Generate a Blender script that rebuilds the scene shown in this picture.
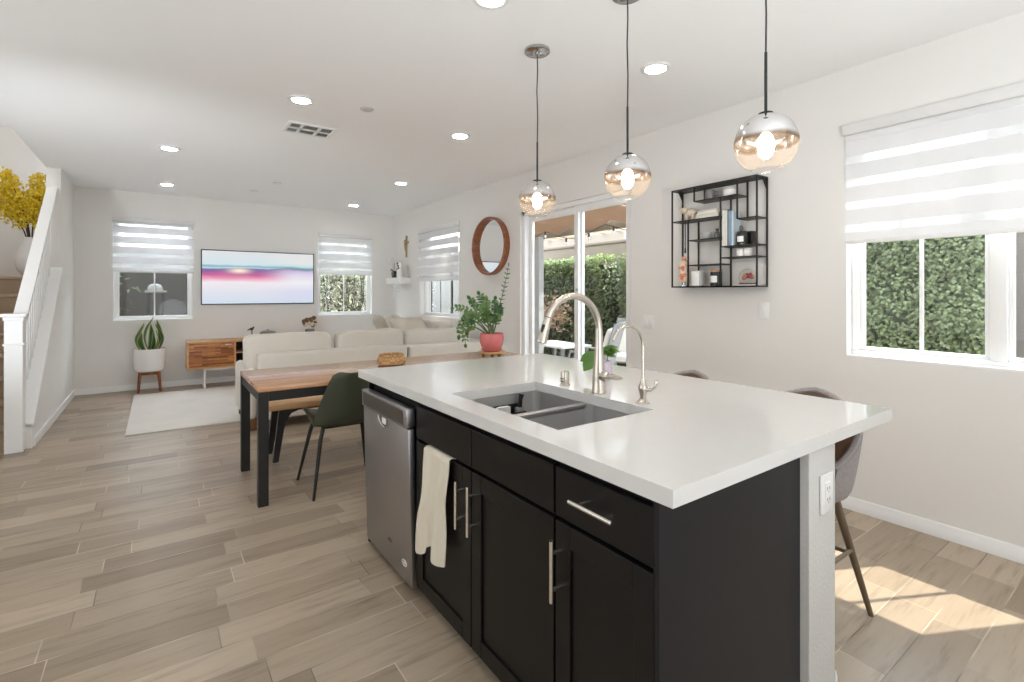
import bpy, bmesh, math, random
from mathutils import Vector, Matrix, noise as mnoise

random.seed(7)
PI = math.pi
S = bpy.context.scene
C = S.collection
for o in list(bpy.data.objects):
    bpy.data.objects.remove(o)

# ------------------------------------------------------------------ camera
cam_d = bpy.data.cameras.new('camera')
cam = bpy.data.objects.new('camera', cam_d)
C.objects.link(cam)
cam.location = (0, 0, 1.3446)
cam.rotation_euler = (PI / 2, 0, -math.radians(35.619))
cam_d.sensor_width = 36
cam_d.lens = 495.95 * 36 / 1024
cam_d.shift_y = -(341 - 292.557) / 1024
cam_d.clip_start = 0.02
S.camera = cam

# ------------------------------------------------------------------ sky, sun, exposure
W = bpy.data.worlds.new('sky')
S.world = W
W.use_nodes = True
bg = W.node_tree.nodes['Background']
bg.inputs[0].default_value = (0.84, 0.92, 1.0, 1)
bg.inputs[1].default_value = 8.0
SUN = Vector((-0.89, 0.456, -1.40))
sd = bpy.data.lights.new('sun', 'SUN')
sd.energy = 8.0
sd.angle = 0.009
sd.color = (1, 0.93, 0.82)
so = bpy.data.objects.new('sun', sd)
so.rotation_euler = SUN.to_track_quat('-Z', 'Y').to_euler()
so.location = (8, -4, 12)
C.objects.link(so)


def area(name, loc, size, watts, color=(1, 0.95, 0.88), shape='DISK'):
    d = bpy.data.lights.new(name, 'AREA')
    d.shape = shape
    d.size = size
    d.energy = watts
    d.color = color
    o = bpy.data.objects.new(name, d)
    o.location = loc
    C.objects.link(o)
    return o


# unseen fill lights added to brighten room, ceiling and stairwell
def aim(o, d):
    o.rotation_euler = Vector(d).to_track_quat('-Z', 'Y').to_euler()


LAMP = 1.0
FILL_TINT = (0.89, 0.955, 1.0)
k = area('kitchen_fill', (1.0, -2.95, 1.45), 3.6, 30, FILL_TINT, 'RECTANGLE')  # added soft fill from behind, no window stands here
k.data.size_y = 2.0
aim(k, (0, 1, 0.05))
k = area('side_fill', (-2.45, 2.2, 1.5), 3.2, 32, FILL_TINT, 'RECTANGLE')  # added soft fill from the side, out of view
k.data.size_y = 2.0
aim(k, (1, 0, 0.05))


def fill_spot(name, loc, watts, d, cone, size=0.03):  # added spot that washes the ceiling, without any fixture
    l = bpy.data.lights.new(name, 'SPOT')
    l.energy = watts
    l.spot_size = math.radians(cone)
    l.spot_blend = 1.0
    l.shadow_soft_size = size
    l.color = FILL_TINT
    o = bpy.data.objects.new(name, l)
    o.location = loc
    C.objects.link(o)
    aim(o, d)


fill_spot('kitchen_ceiling_fill', (0.4, -1.2, 0.8), 330, (0.15, 0.25, 1), 165, 0.35)
fill_spot('hall_ceiling_fill', (-1.8, 4.6, 0.3), 42, (0.45, 0.1, 1), 150)
fill_spot('far_ceiling_fill', (-2.0, 3.3, 0.9), 175, (3.3, 4.0, 1.95), 75)
d = bpy.data.lights.new('stairwell_fill', 'POINT')  # added point fill for the stairwell, unseen
d.energy = 19
d.shadow_soft_size = 0.15
d.color = (1, 0.99, 0.98)
k = bpy.data.objects.new('stairwell_fill', d)
k.location = (-1.6, 6.9, 4.0)
C.objects.link(k)

S.view_settings.view_transform = 'Standard'
S.view_settings.look = 'None'
S.view_settings.gamma = 1
S.view_settings.exposure = 0.08
S.view_settings.use_curve_mapping = False
S.cycles.max_bounces = 12
S.cycles.diffuse_bounces = 8
S.cycles.transparent_max_bounces = 24
S.cycles.sample_clamp_indirect = 6


# ------------------------------------------------------------------ materials
def lin(c):
    if isinstance(c, (tuple, list)) and max(c) > 1.001:
        c = [x / 255 for x in c]
        c = [x / 12.92 if x <= 0.04045 else ((x + 0.055) / 1.055) ** 2.4 for x in c]
    return (c[0], c[1], c[2], 1)


def new_mat(name):
    m = bpy.data.materials.new(name)
    m.use_nodes = True
    return m, m.node_tree.nodes, m.node_tree.links


def nd(N, typ, **kw):
    n = N.new(typ)
    for k, v in kw.items():
        setattr(n, k, v)
    return n


def coords(N, L, scale=(1, 1, 1), rot=(0, 0, 0), kind='Object'):
    tc = nd(N, 'ShaderNodeTexCoord')
    mp = nd(N, 'ShaderNodeMapping')
    mp.inputs['Scale'].default_value = scale
    mp.inputs['Rotation'].default_value = rot
    L.new(tc.outputs[kind], mp.inputs[0])
    return mp.outputs[0]


def mix_col(N, L, fac, a, b, blend='MIX'):
    n = nd(N, 'ShaderNodeMix', data_type='RGBA', blend_type=blend)
    for sock, v in ((n.inputs[0], fac), (n.inputs[6], a), (n.inputs[7], b)):
        if hasattr(v, 'links') or hasattr(v, 'is_linked'):
            L.new(v, sock)
        else:
            sock.default_value = v if not isinstance(v, (tuple, list)) else tuple(v)
    return n.outputs[2]


def math_n(N, L, op, a, b=None, c=None, clamp=False):
    n = nd(N, 'ShaderNodeMath', operation=op, use_clamp=clamp)
    for k, v in enumerate((a, b, c)):
        if v is None:
            continue
        if hasattr(v, 'is_linked'):
            L.new(v, n.inputs[k])
        else:
            n.inputs[k].default_value = v
    return n.outputs[0]


def noise_n(N, L, vec, scale, detail=3, rough=0.5):
    n = nd(N, 'ShaderNodeTexNoise')
    n.inputs['Scale'].default_value = scale
    n.inputs['Detail'].default_value = detail
    n.inputs['Roughness'].default_value = rough
    L.new(vec, n.inputs['Vector'])
    return n.outputs['Fac']


def ramp(N, L, fac, stops):
    r = nd(N, 'ShaderNodeValToRGB')
    e = r.color_ramp.elements
    while len(e) < len(stops):
        e.new(0.5)
    for el, (p, c) in zip(e, stops):
        el.position = p
        el.color = lin(c)
    L.new(fac, r.inputs[0])
    return r.outputs[0]


def bump(N, L, h, strength, dist=0.01):
    b = nd(N, 'ShaderNodeBump')
    b.inputs['Strength'].default_value = strength
    b.inputs['Distance'].default_value = dist
    L.new(h, b.inputs['Height'])
    return b.outputs[0]


def mat(name, col, rough=0.5, metal=0.0, var=0.06, vscale=8.0, bmp=0.0, bscale=60.0, coat=0.0, sheen=0.0, emit=None,
        estr=0.0, spec=0.5, trans=0.0):
    m, N, L = new_mat(name)
    p = N['Principled BSDF']
    p.inputs['Roughness'].default_value = rough
    p.inputs['Metallic'].default_value = metal
    p.inputs['Coat Weight'].default_value = coat
    p.inputs['Sheen Weight'].default_value = sheen
    p.inputs['Specular IOR Level'].default_value = spec
    v = coords(N, L)
    c = lin(col)
    if var > 0:
        f = noise_n(N, L, v, vscale)
        lo = tuple(x * (1 - var) for x in c[:3]) + (1,)
        hi = tuple(min(1, x * (1 + var)) for x in c[:3]) + (1,)
        L.new(mix_col(N, L, f, lo, hi), p.inputs['Base Color'])
    else:
        p.inputs['Base Color'].default_value = c
    if bmp > 0:
        L.new(bump(N, L, noise_n(N, L, v, bscale, 2), bmp), p.inputs['Normal'])
    if emit is not None:
        p.inputs['Emission Color'].default_value = lin(emit)
        p.inputs['Emission Strength'].default_value = estr
    if trans > 0:
        t = nd(N, 'ShaderNodeBsdfTranslucent')
        t.inputs[0].default_value = c
        mx = nd(N, 'ShaderNodeMixShader')
        mx.inputs[0].default_value = trans
        L.new(p.outputs[0], mx.inputs[1])
        L.new(t.outputs[0], mx.inputs[2])
        L.new(mx.outputs[0], N['Material Output'].inputs[0])
    return m


def wood(name, c1, c2, c3, axis='x', rough=0.4, scale=1.0, bmp=0.05, coat=0.0):
    """streaky grain along one axis"""
    m, N, L = new_mat(name)
    p = N['Principled BSDF']
    sc = {'x': (1.2, 14, 14), 'y': (14, 1.2, 14), 'z': (14, 14, 1.2)}[axis]
    v = coords(N, L, tuple(s * scale for s in sc))
    f = noise_n(N, L, v, 1.6, 5, 0.6)
    L.new(ramp(N, L, f, [(0.25, c1), (0.5, c2), (0.78, c3)]), p.inputs['Base Color'])
    p.inputs['Roughness'].default_value = rough
    L.new(bump(N, L, f, bmp), p.inputs['Normal'])
    if coat:
        p.inputs['Coat Weight'].default_value = coat
        p.inputs['Coat Roughness'].default_value = 0.10
    return m


def block_wood(name, cols, bw, bh, plane='xz', rough=0.4):
    """butcher-block mosaic: staggered staves, each its own tone"""
    m, N, L = new_mat(name)
    p = N['Principled BSDF']
    rot = (PI / 2, 0, 0) if plane == 'xz' else (0, 0, 0)
    v = coords(N, L, (1, 1, 1), rot)
    b = nd(N, 'ShaderNodeTexBrick')
    b.offset = 0.43
    b.inputs['Color1'].default_value = (0, 0, 0, 1)
    b.inputs['Color2'].default_value = (1, 1, 1, 1)
    b.inputs['Mortar'].default_value = (0.4, 0.4, 0.4, 1)
    b.inputs['Scale'].default_value = 1
    b.inputs['Mortar Size'].default_value = 0.0006
    b.inputs['Brick Width'].default_value = bw
    b.inputs['Row Height'].default_value = bh
    L.new(v, b.inputs['Vector'])
    g = noise_n(N, L, coords(N, L, (3, 40, 40)), 1.5, 4)
    f = math_n(N, L, 'ADD', math_n(N, L, 'MULTIPLY', b.outputs['Color'], 0.7), math_n(N, L, 'MULTIPLY', g, 0.3))
    L.new(ramp(N, L, f, cols), p.inputs['Base Color'])
    p.inputs['Roughness'].default_value = rough
    return m


def floor_mat():
    m, N, L = new_mat('wood_look_tile')
    p = N['Principled BSDF']
    v = coords(N, L)

    def brick(c1, c2, mort, size):
        b = nd(N, 'ShaderNodeTexBrick')
        b.offset = 0.37
        b.offset_frequency = 2
        b.inputs['Color1'].default_value = c1
        b.inputs['Color2'].default_value = c2
        b.inputs['Mortar'].default_value = mort
        b.inputs['Scale'].default_value = 1
        b.inputs['Mortar Size'].default_value = size
        b.inputs['Mortar Smooth'].default_value = 0.0
        b.inputs['Brick Width'].default_value = 0.575
        b.inputs['Row Height'].default_value = 0.1515
        # jitter every row by its own amount so that the joints do not line up in a simple pattern
        sep = nd(N, 'ShaderNodeSeparateXYZ')
        L.new(v, sep.inputs[0])
        row = math_n(N, L, 'FLOOR', math_n(N, L, 'DIVIDE', math_n(N, L, 'ADD', sep.outputs[1], -0.0445), 0.1515))
        wn = nd(N, 'ShaderNodeTexWhiteNoise', noise_dimensions='1D')
        L.new(row, wn.inputs['W'])
        cx = nd(N, 'ShaderNodeCombineXYZ')
        L.new(math_n(N, L, 'ADD', sep.outputs[0], math_n(N, L, 'MULTIPLY', wn.outputs[0], 0.34)), cx.inputs[0])
        L.new(math_n(N, L, 'ADD', sep.outputs[1], -0.0445), cx.inputs[1])
        L.new(cx.outputs[0], b.inputs['Vector'])
        return b
    b = brick((0, 0, 0, 1), (1, 1, 1, 1), (0.5, 0.5, 0.5, 1), 0.0022)
    tone = ramp(N, L, b.outputs['Color'],
                [(0.0, (137, 121, 104)), (0.15, (153, 137, 119)), (0.6, (166, 150, 132)), (1.0, (180, 164, 146))])
    g1 = noise_n(N, L, coords(N, L, (1.3, 12, 1)), 1.7, 5, 0.62)
    g2 = noise_n(N, L, coords(N, L, (4, 60, 1)), 1.5, 3, 0.6)
    g = math_n(N, L, 'ADD', math_n(N, L, 'MULTIPLY', g1, 0.72), math_n(N, L, 'MULTIPLY', g2, 0.28))
    streak = ramp(N, L, g, [(0.3, (0.58, 0.55, 0.51)), (0.48, (0.93, 0.91, 0.875)), (0.72, (1.0, 0.99, 0.97))])
    col = mix_col(N, L, 1.0, tone, streak, 'MULTIPLY')
    gj = noise_n(N, L, coords(N, L, (1.6, 1.6, 1)), 1.3, 2)
    grout = ramp(N, L, gj, [(0.42, (112, 98, 84)), (0.60, (196, 181, 160))])
    col = mix_col(N, L, b.outputs['Fac'], col, grout)
    L.new(col, p.inputs['Base Color'])
    L.new(ramp(N, L, g, [(0.3, (0.42, 0.42, 0.42)), (0.7, (0.30, 0.30, 0.30))]), p.inputs['Roughness'])
    h = math_n(N, L, 'SUBTRACT', math_n(N, L, 'MULTIPLY', g, 0.3), b.outputs['Fac'])
    L.new(bump(N, L, h, 0.25, 0.003), p.inputs['Normal'])
    return m


def schlick(N, L):
    """reflectance of thin glass, the same from both sides"""
    lw = nd(N, 'ShaderNodeLayerWeight')
    lw.inputs[0].default_value = 0.5
    k = math_n(N, L, 'POWER', lw.outputs['Facing'], 5.0)
    return math_n(N, L, 'ADD', math_n(N, L, 'MULTIPLY', k, 0.9), 0.035)


def glass_mat(name='window_glass', tint=(0.97, 0.985, 0.98), refl=1.0):
    m, N, L = new_mat(name)
    N.remove(N['Principled BSDF'])
    t = nd(N, 'ShaderNodeBsdfTransparent')
    t.inputs[0].default_value = (*tint, 1)
    g = nd(N, 'ShaderNodeBsdfGlossy')
    g.inputs['Roughness'].default_value = 0.02
    mx = nd(N, 'ShaderNodeMixShader')
    L.new(math_n(N, L, 'MULTIPLY', schlick(N, L), refl), mx.inputs[0])
    L.new(t.outputs[0], mx.inputs[1])
    L.new(g.outputs[0], mx.inputs[2])
    L.new(mx.outputs[0], N['Material Output'].inputs[0])
    return m


def globe_mat():
    """clear globe whose upper half is a half-transparent copper-grey mirror coating"""
    m, N, L = new_mat('mirrored_globe_glass')
    N.remove(N['Principled BSDF'])
    tc = nd(N, 'ShaderNodeTexCoord')
    sep = nd(N, 'ShaderNodeSeparateXYZ')
    L.new(tc.outputs['Object'], sep.inputs[0])
    wob = noise_n(N, L, tc.outputs['Object'], 7, 1)
    z = math_n(N, L, 'ADD', sep.outputs[2], math_n(N, L, 'MULTIPLY', wob, 0.045))
    f = nd(N, 'ShaderNodeMapRange', interpolation_type='SMOOTHSTEP')
    f.inputs['From Min'].default_value = 0.124
    f.inputs['From Max'].default_value = 0.146
    L.new(z, f.inputs['Value'])
    t1 = nd(N, 'ShaderNodeBsdfTransparent')
    t1.inputs[0].default_value = (0.985, 0.975, 0.965, 1)
    g1 = nd(N, 'ShaderNodeBsdfGlossy')
    g1.inputs['Roughness'].default_value = 0.02
    a = nd(N, 'ShaderNodeMixShader')
    L.new(schlick(N, L), a.inputs[0])
    L.new(t1.outputs[0], a.inputs[1])
    L.new(g1.outputs[0], a.inputs[2])
    t2 = nd(N, 'ShaderNodeBsdfTransparent')
    t2.inputs[0].default_value = (0.46, 0.33, 0.23, 1)
    g2 = nd(N, 'ShaderNodeBsdfGlossy')
    g2.inputs['Roughness'].default_value = 0.03
    g2.inputs[0].default_value = (0.92, 0.92, 0.93, 1)
    b = nd(N, 'ShaderNodeMixShader')
    b.inputs[0].default_value = 0.84
    L.new(t2.outputs[0], b.inputs[1])
    L.new(g2.outputs[0], b.inputs[2])
    # bulb's warm glow put into the clear half as haze, and the copper edge where the mirror coat thins out
    hz_ = nd(N, 'ShaderNodeBsdfTranslucent')
    hz_.inputs[0].default_value = (0.95, 0.72, 0.50, 1)
    a2 = nd(N, 'ShaderNodeMixShader')
    a2.inputs[0].default_value = 0.03
    L.new(a.outputs[0], a2.inputs[1])
    L.new(hz_.outputs[0], a2.inputs[2])
    e1 = nd(N, 'ShaderNodeMapRange', interpolation_type='SMOOTHSTEP')
    e1.inputs['From Min'].default_value = 0.112
    e1.inputs['From Max'].default_value = 0.126
    L.new(z, e1.inputs['Value'])
    t3 = nd(N, 'ShaderNodeBsdfTransparent')
    t3.inputs[0].default_value = (0.62, 0.46, 0.33, 1)
    g3 = nd(N, 'ShaderNodeBsdfGlossy')
    g3.inputs['Roughness'].default_value = 0.03
    g3.inputs[0].default_value = (0.36, 0.29, 0.23, 1)
    b3 = nd(N, 'ShaderNodeMixShader')
    b3.inputs[0].default_value = 0.35
    L.new(t3.outputs[0], b3.inputs[1])
    L.new(g3.outputs[0], b3.inputs[2])
    c1 = nd(N, 'ShaderNodeMixShader')
    L.new(e1.outputs[0], c1.inputs[0])
    L.new(a2.outputs[0], c1.inputs[1])
    L.new(b3.outputs[0], c1.inputs[2])
    c = nd(N, 'ShaderNodeMixShader')
    L.new(f.outputs[0], c.inputs[0])
    L.new(c1.outputs[0], c.inputs[1])
    L.new(b.outputs[0], c.inputs[2])
    L.new(c.outputs[0], N['Material Output'].inputs[0])
    return m


def blind_mat(top, pass_light=0.33, sheer=0.48):
    """zebra shade: woven opaque bands and sheer bands"""
    m, N, L = new_mat('zebra_fabric')
    N.remove(N['Principled BSDF'])
    tc = nd(N, 'ShaderNodeTexCoord')
    sep = nd(N, 'ShaderNodeSeparateXYZ')
    L.new(tc.outputs['Object'], sep.inputs[0])
    fr = math_n(N, L, 'FRACT', math_n(N, L, 'DIVIDE', math_n(N, L, 'SUBTRACT', top + 10.0, sep.outputs[2]), 0.14))
    f = nd(N, 'ShaderNodeMapRange', interpolation_type='SMOOTHSTEP')
    f.inputs['From Min'].default_value = 0.30
    f.inputs['From Max'].default_value = 0.36
    L.new(fr, f.inputs['Value'])
    d = nd(N, 'ShaderNodeBsdfDiffuse')
    d.inputs[0].default_value = (0.86, 0.86, 0.865, 1)
    t = nd(N, 'ShaderNodeBsdfTranslucent')
    t.inputs[0].default_value = (0.88, 0.88, 0.89, 1)
    a = nd(N, 'ShaderNodeMixShader')
    a.inputs[0].default_value = pass_light
    L.new(d.outputs[0], a.inputs[1])
    L.new(t.outputs[0], a.inputs[2])
    tr = nd(N, 'ShaderNodeBsdfTransparent')
    tr.inputs[0].default_value = (1, 1, 1, 1)
    b = nd(N, 'ShaderNodeMixShader')
    b.inputs[0].default_value = sheer
    L.new(a.outputs[0], b.inputs[1])
    L.new(tr.outputs[0], b.inputs[2])
    c = nd(N, 'ShaderNodeMixShader')
    L.new(f.outputs[0], c.inputs[0])
    L.new(b.outputs[0], c.inputs[1])
    L.new(a.outputs[0], c.inputs[2])
    L.new(c.outputs[0], N['Material Output'].inputs[0])
    return m


M = {}
M['wall'] = mat('wall_paint', (0.80, 0.785, 0.762), 0.75, var=0.01, vscale=3, bmp=0.03, bscale=220)
M['ceil'] = mat('ceiling_paint', (0.93, 0.935, 0.94), 0.85, var=0.01, bmp=0.02, bscale=200)
M['drywall'] = mat('textured_drywall', (0.60, 0.59, 0.57), 0.7, var=0.03, bmp=0.25, bscale=90)
M['trim'] = mat('white_trim', (0.86, 0.86, 0.855), 0.35, var=0.01)
M['vinyl'] = mat('white_vinyl', (0.88, 0.88, 0.88), 0.35, var=0.01)
M['floor'] = floor_mat()
M['glass'] = glass_mat(refl=0.4)
M['clear'] = glass_mat('clear_glass', (0.95, 0.96, 0.96))
M['espresso'] = mat('espresso_cabinet', (0.0048, 0.0039, 0.0034), 0.40, var=0.25, vscale=3, bmp=0.02, bscale=40, spec=0.28)
M['espresso_sheen'] = mat('espresso_bluish_sheen', (0.0095, 0.0105, 0.0140), 0.40, var=0.15, vscale=2, spec=0.3)  # end panel copy, bluish reflections put into the base colour
M['toe'] = mat('black_toe_kick', (0.006, 0.0055, 0.005), 0.5)
M['quartz'] = mat('white_quartz', (0.65, 0.64, 0.625), 0.12, var=0.025, vscale=14)
M['steel'] = mat('brushed_stainless', (0.433, 0.421, 0.429), 0.36, 1.0, var=0.05, vscale=3)
M['sinksteel'] = mat('sink_stainless', (0.50, 0.495, 0.49), 0.38, 0.75, var=0.06, vscale=6)
M['nickel'] = mat('brushed_nickel', (0.62, 0.565, 0.50), 0.27, 1.0, var=0.03)
M['pull'] = mat('satin_pull', (0.80, 0.76, 0.70), 0.26, 1.0, var=0.02)
M['black'] = mat('black_metal', (0.011, 0.010, 0.009), 0.42, var=0.1)
M['blackpl'] = mat('black_plastic', (0.008, 0.008, 0.008), 0.35)
M['darkchrome'] = mat('dark_chrome', (0.48, 0.48, 0.48), 0.18, 1.0)
M['white'] = mat('white_plastic', (0.84, 0.84, 0.83), 0.35, var=0.01)
M['ceramic'] = mat('white_ceramic', (0.899, 0.893, 0.877), 0.25, var=0.02)
M['tabletop'] = wood('warm_table_top', (164, 116, 80), (190, 140, 100), (208, 160, 120), 'x', 0.22, bmp=0.01, coat=0.4)
M['benchtop'] = wood('bench_wood', (178, 134, 84), (202, 158, 106), (214, 174, 124), 'x', 0.35)
M['walnut'] = wood('walnut_leg', (74, 46, 26), (98, 64, 38), (120, 80, 50), 'z', 0.4)
M['oakgrey'] = wood('grey_brown_leg', (82, 66, 50), (104, 86, 66), (122, 102, 82), 'z', 0.4)
M['mirrorwood'] = wood('mirror_frame_wood', (112, 64, 40), (146, 88, 58), (172, 112, 76), 'y', 0.35)
M['acacia'] = block_wood('acacia_staves', [(0.1, (92, 48, 22)), (0.4, (150, 88, 44)), (0.7, (176, 112, 58)), (0.95, (196, 136, 78))], 0.16, 0.022)
M['oak'] = wood('console_oak', (170, 122, 74), (192, 146, 98), (206, 164, 116), 'x', 0.4)
M['darkin'] = mat('console_dark_inside', (0.03, 0.02, 0.014), 0.6)
M['sofa'] = mat('cream_sofa_fabric', (0.66, 0.615, 0.545), 0.9, var=0.05, vscale=5, bmp=0.12, bscale=420, sheen=0.15)
M['pillow'] = mat('sand_pillow_fabric', (0.60, 0.545, 0.46), 0.9, var=0.06, vscale=8, bmp=0.15, bscale=350)
M['pillow2'] = mat('white_pillow_fabric', (0.74, 0.72, 0.68), 0.9, var=0.05, bmp=0.25, bscale=120)
M['rug'] = mat('cream_rug', (0.70, 0.67, 0.63), 0.95, var=0.10, vscale=3.2, bmp=0.3, bscale=160)
M['greenleather'] = mat('dark_green_leather', (0.046, 0.052, 0.033), 0.42, var=0.25, vscale=7, bmp=0.05, bscale=60)
M['stoolfab'] = mat('grey_tweed', (0.33, 0.30, 0.295), 0.9, var=0.22, vscale=70, bmp=0.2, bscale=300)
M['stoolleather'] = mat('brown_leather', (0.155, 0.098, 0.066), 0.5, var=0.15)
M['wicker'] = None
M['leaf'] = mat('deep_green_leaf', (0.045, 0.13, 0.035), 0.35, var=0.45, vscale=14)
M['leaf2'] = mat('fresh_green_leaf', (0.11, 0.23, 0.05), 0.4, var=0.4, vscale=14, trans=0.25)
M['leaf3'] = mat('pale_green_leaf', (0.17, 0.29, 0.11), 0.35, var=0.4, vscale=14, trans=0.2)
M['leafedge'] = mat('yellow_green_leaf_edge', (0.30, 0.34, 0.09), 0.4, var=0.2)
M['stem'] = mat('plant_stem', (0.10, 0.16, 0.045), 0.5)
M['twig'] = mat('brown_twig', (0.045, 0.028, 0.016), 0.7)
M['soil'] = mat('potting_soil', (0.03, 0.02, 0.014), 0.95, var=0.3, vscale=60)
M['yellow'] = mat('yellow_blossom', (0.78, 0.56, 0.03), 0.6, var=0.4, vscale=20, trans=0.25)
M['pink'] = mat('pink_glaze', (0.70, 0.21, 0.22), 0.2, var=0.10, vscale=10)
M['carpet'] = mat('tan_stair_carpet', (0.36, 0.265, 0.18), 0.95, var=0.15, vscale=60, bmp=0.3, bscale=250)
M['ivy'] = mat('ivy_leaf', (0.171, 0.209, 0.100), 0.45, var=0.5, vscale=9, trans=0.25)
M['ivylit'] = mat('sunlit_ivy_leaf', (0.211, 0.267, 0.087), 0.5, var=0.4, vscale=9, trans=0.35)  # paler copy for hedge tops, sunlight put into the leaf colour
M['bushleaf'] = mat('olive_bush_leaf', (0.068, 0.088, 0.036), 0.4, var=0.5, vscale=9, trans=0.25)
M['palebush'] = mat('sunlit_bush_leaf', (0.540, 0.572, 0.410), 0.4, var=0.4, vscale=9, trans=0.25)  # bright copy of the bush leaf with sunlight in its colour
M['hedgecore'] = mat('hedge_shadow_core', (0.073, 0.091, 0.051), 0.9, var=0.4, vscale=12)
M['stucco'] = mat('tan_stucco', (0.263, 0.214, 0.175), 0.9, var=0.05, bmp=0.3, bscale=80)
M['whitestucco'] = mat('white_stucco', (0.384, 0.378, 0.372), 0.9, var=0.03, bmp=0.2, bscale=80)
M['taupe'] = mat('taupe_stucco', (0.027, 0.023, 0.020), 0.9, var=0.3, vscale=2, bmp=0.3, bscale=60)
M['concrete'] = mat('patio_concrete', (0.275, 0.253, 0.231), 0.85, var=0.08, vscale=2, bmp=0.1, bscale=60)
M['shade'] = mat('tan_shade_fabric', (0.375, 0.277, 0.210), 0.85, var=0.05, vscale=3, trans=0.5)
M['patiowood'] = mat('tan_painted_wood', (0.276, 0.216, 0.156), 0.7, var=0.06)
M['rattan'] = mat('grey_chair_sling', (0.30, 0.30, 0.31), 0.6, var=0.1)
M['driedplant'] = mat('dry_brown_leaf', (0.442, 0.312, 0.208), 0.8, var=0.3, vscale=20)
M['red'] = mat('red_petal', (0.33, 0.025, 0.035), 0.5, var=0.3, vscale=40)
M['orange'] = mat('orange_print', (0.62, 0.28, 0.14), 0.5, var=0.5, vscale=30)
M['book_white'] = mat('white_book_cover', (0.78, 0.76, 0.70), 0.5)
M['book_black'] = mat('charcoal_book_cover', (0.035, 0.035, 0.04), 0.5)
M['book_blue'] = mat('dusty_blue_book_cover', (0.22, 0.34, 0.47), 0.5)
M['book_pale'] = mat('pale_blue_book_cover', (0.60, 0.69, 0.75), 0.5)
M['neighbour'] = mat('sunny_cream_stucco', (0.30, 0.26, 0.22), 0.9)
M['blush'] = mat('blush_stucco', (0.20, 0.175, 0.16), 0.9, var=0.12, vscale=1.5, bmp=0.3, bscale=60)
M['cart'] = mat('weathered_cart_top', (0.20, 0.18, 0.16), 0.7)
M['page'] = mat('paper_pages', (0.75, 0.72, 0.64), 0.8, var=0.1, vscale=200)
M['wax'] = mat('black_candle_glass', (0.012, 0.011, 0.012), 0.15)
M['grey'] = mat('grey_stoneware', (0.20, 0.195, 0.19), 0.5)
M['gold'] = mat('carved_light_wood', (0.42, 0.29, 0.15), 0.45, var=0.15, vscale=40)
M['silver'] = mat('silver_metal', (0.70, 0.70, 0.70), 0.2, 1.0)
M['lamp'] = mat('lit_diffuser', (0.9, 0.9, 0.9), 0.5, var=0, emit=(1.0, 0.985, 0.965), estr=400 * LAMP)
M['bulb'] = mat('lit_bulb', (0.9, 0.85, 0.7), 0.3, var=0, emit=(1.0, 0.82, 0.58), estr=95)
M['globe'] = globe_mat()
M['lavender'] = mat('lavender_glass', (0.55, 0.46, 0.58), 0.2, var=0.1, vscale=30)
M['vent'] = mat('vent_duct_grey', (0.12, 0.12, 0.12), 0.7)
M['lightgrey'] = mat('light_grey_plastic', (0.55, 0.55, 0.54), 0.4)
M['panelgrey'] = mat('control_strip_steel', (0.20, 0.195, 0.19), 0.30, 1.0)
M['mirror'] = mat('mirror_silver', (0.93, 0.93, 0.93), 0.02, 1.0, var=0)
M['brownfur'] = mat('dried_flower_brown', (0.16, 0.09, 0.05), 0.9, var=0.4, vscale=40)
M['creamfur'] = mat('dried_flower_cream', (0.68, 0.58, 0.46), 0.9, var=0.2, vscale=40)


def wicker_mat():
    m, N, L = new_mat('woven_seagrass')
    p = N['Principled BSDF']
    tc = nd(N, 'ShaderNodeTexCoord')
    w = nd(N, 'ShaderNodeTexWave', wave_type='BANDS', bands_direction='Z')
    w.inputs['Scale'].default_value = 34
    w.inputs['Distortion'].default_value = 1.2
    w.inputs['Detail Scale'].default_value = 9
    L.new(tc.outputs['Object'], w.inputs['Vector'])
    ch = nd(N, 'ShaderNodeTexChecker')
    ch.inputs['Scale'].default_value = 55
    L.new(tc.outputs['Object'], ch.inputs['Vector'])
    f = math_n(N, L, 'ADD', math_n(N, L, 'MULTIPLY', w.outputs['Fac'], 0.6), math_n(N, L, 'MULTIPLY', ch.outputs['Fac'], 0.4))
    L.new(ramp(N, L, f, [(0.1, (150, 108, 66)), (0.5, (196, 154, 104)), (0.9, (222, 186, 138))]), p.inputs['Base Color'])
    p.inputs['Roughness'].default_value = 0.75
    L.new(bump(N, L, f, 0.6, 0.004), p.inputs['Normal'])
    return m


M['wicker'] = wicker_mat()


def print_mat(name, base, spots, scale):
    m, N, L = new_mat(name)
    p = N['Principled BSDF']
    v = coords(N, L)
    f = noise_n(N, L, v, scale, 2)
    L.new(ramp(N, L, f, [(0.50, base), (0.57, spots[0]), (0.64, spots[1]), (0.68, base)]), p.inputs['Base Color'])
    p.inputs['Roughness'].default_value = 0.35
    return m


M['floralprint'] = print_mat('orange_floral_print', (226, 208, 188), ((224, 140, 96), (190, 92, 70)), 22)


def towel_mat():
    m, N, L = new_mat('printed_cotton_towel')
    p = N['Principled BSDF']
    v = coords(N, L)
    vo = nd(N, 'ShaderNodeTexVoronoi')
    vo.inputs['Scale'].default_value = 6.5
    L.new(v, vo.inputs['Vector'])
    n = noise_n(N, L, v, 90, 2)
    k = math_n(N, L, 'ADD', vo.outputs['Distance'], math_n(N, L, 'MULTIPLY', n, 0.25))
    L.new(ramp(N, L, k, [(0.21, (160, 151, 138)), (0.27, (212, 202, 184)), (1.0, (216, 207, 190))]), p.inputs['Base Color'])
    p.inputs['Roughness'].default_value = 0.95
    L.new(bump(N, L, noise_n(N, L, v, 300, 2), 0.15), p.inputs['Normal'])
    return m


M['towel'] = towel_mat()


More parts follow.
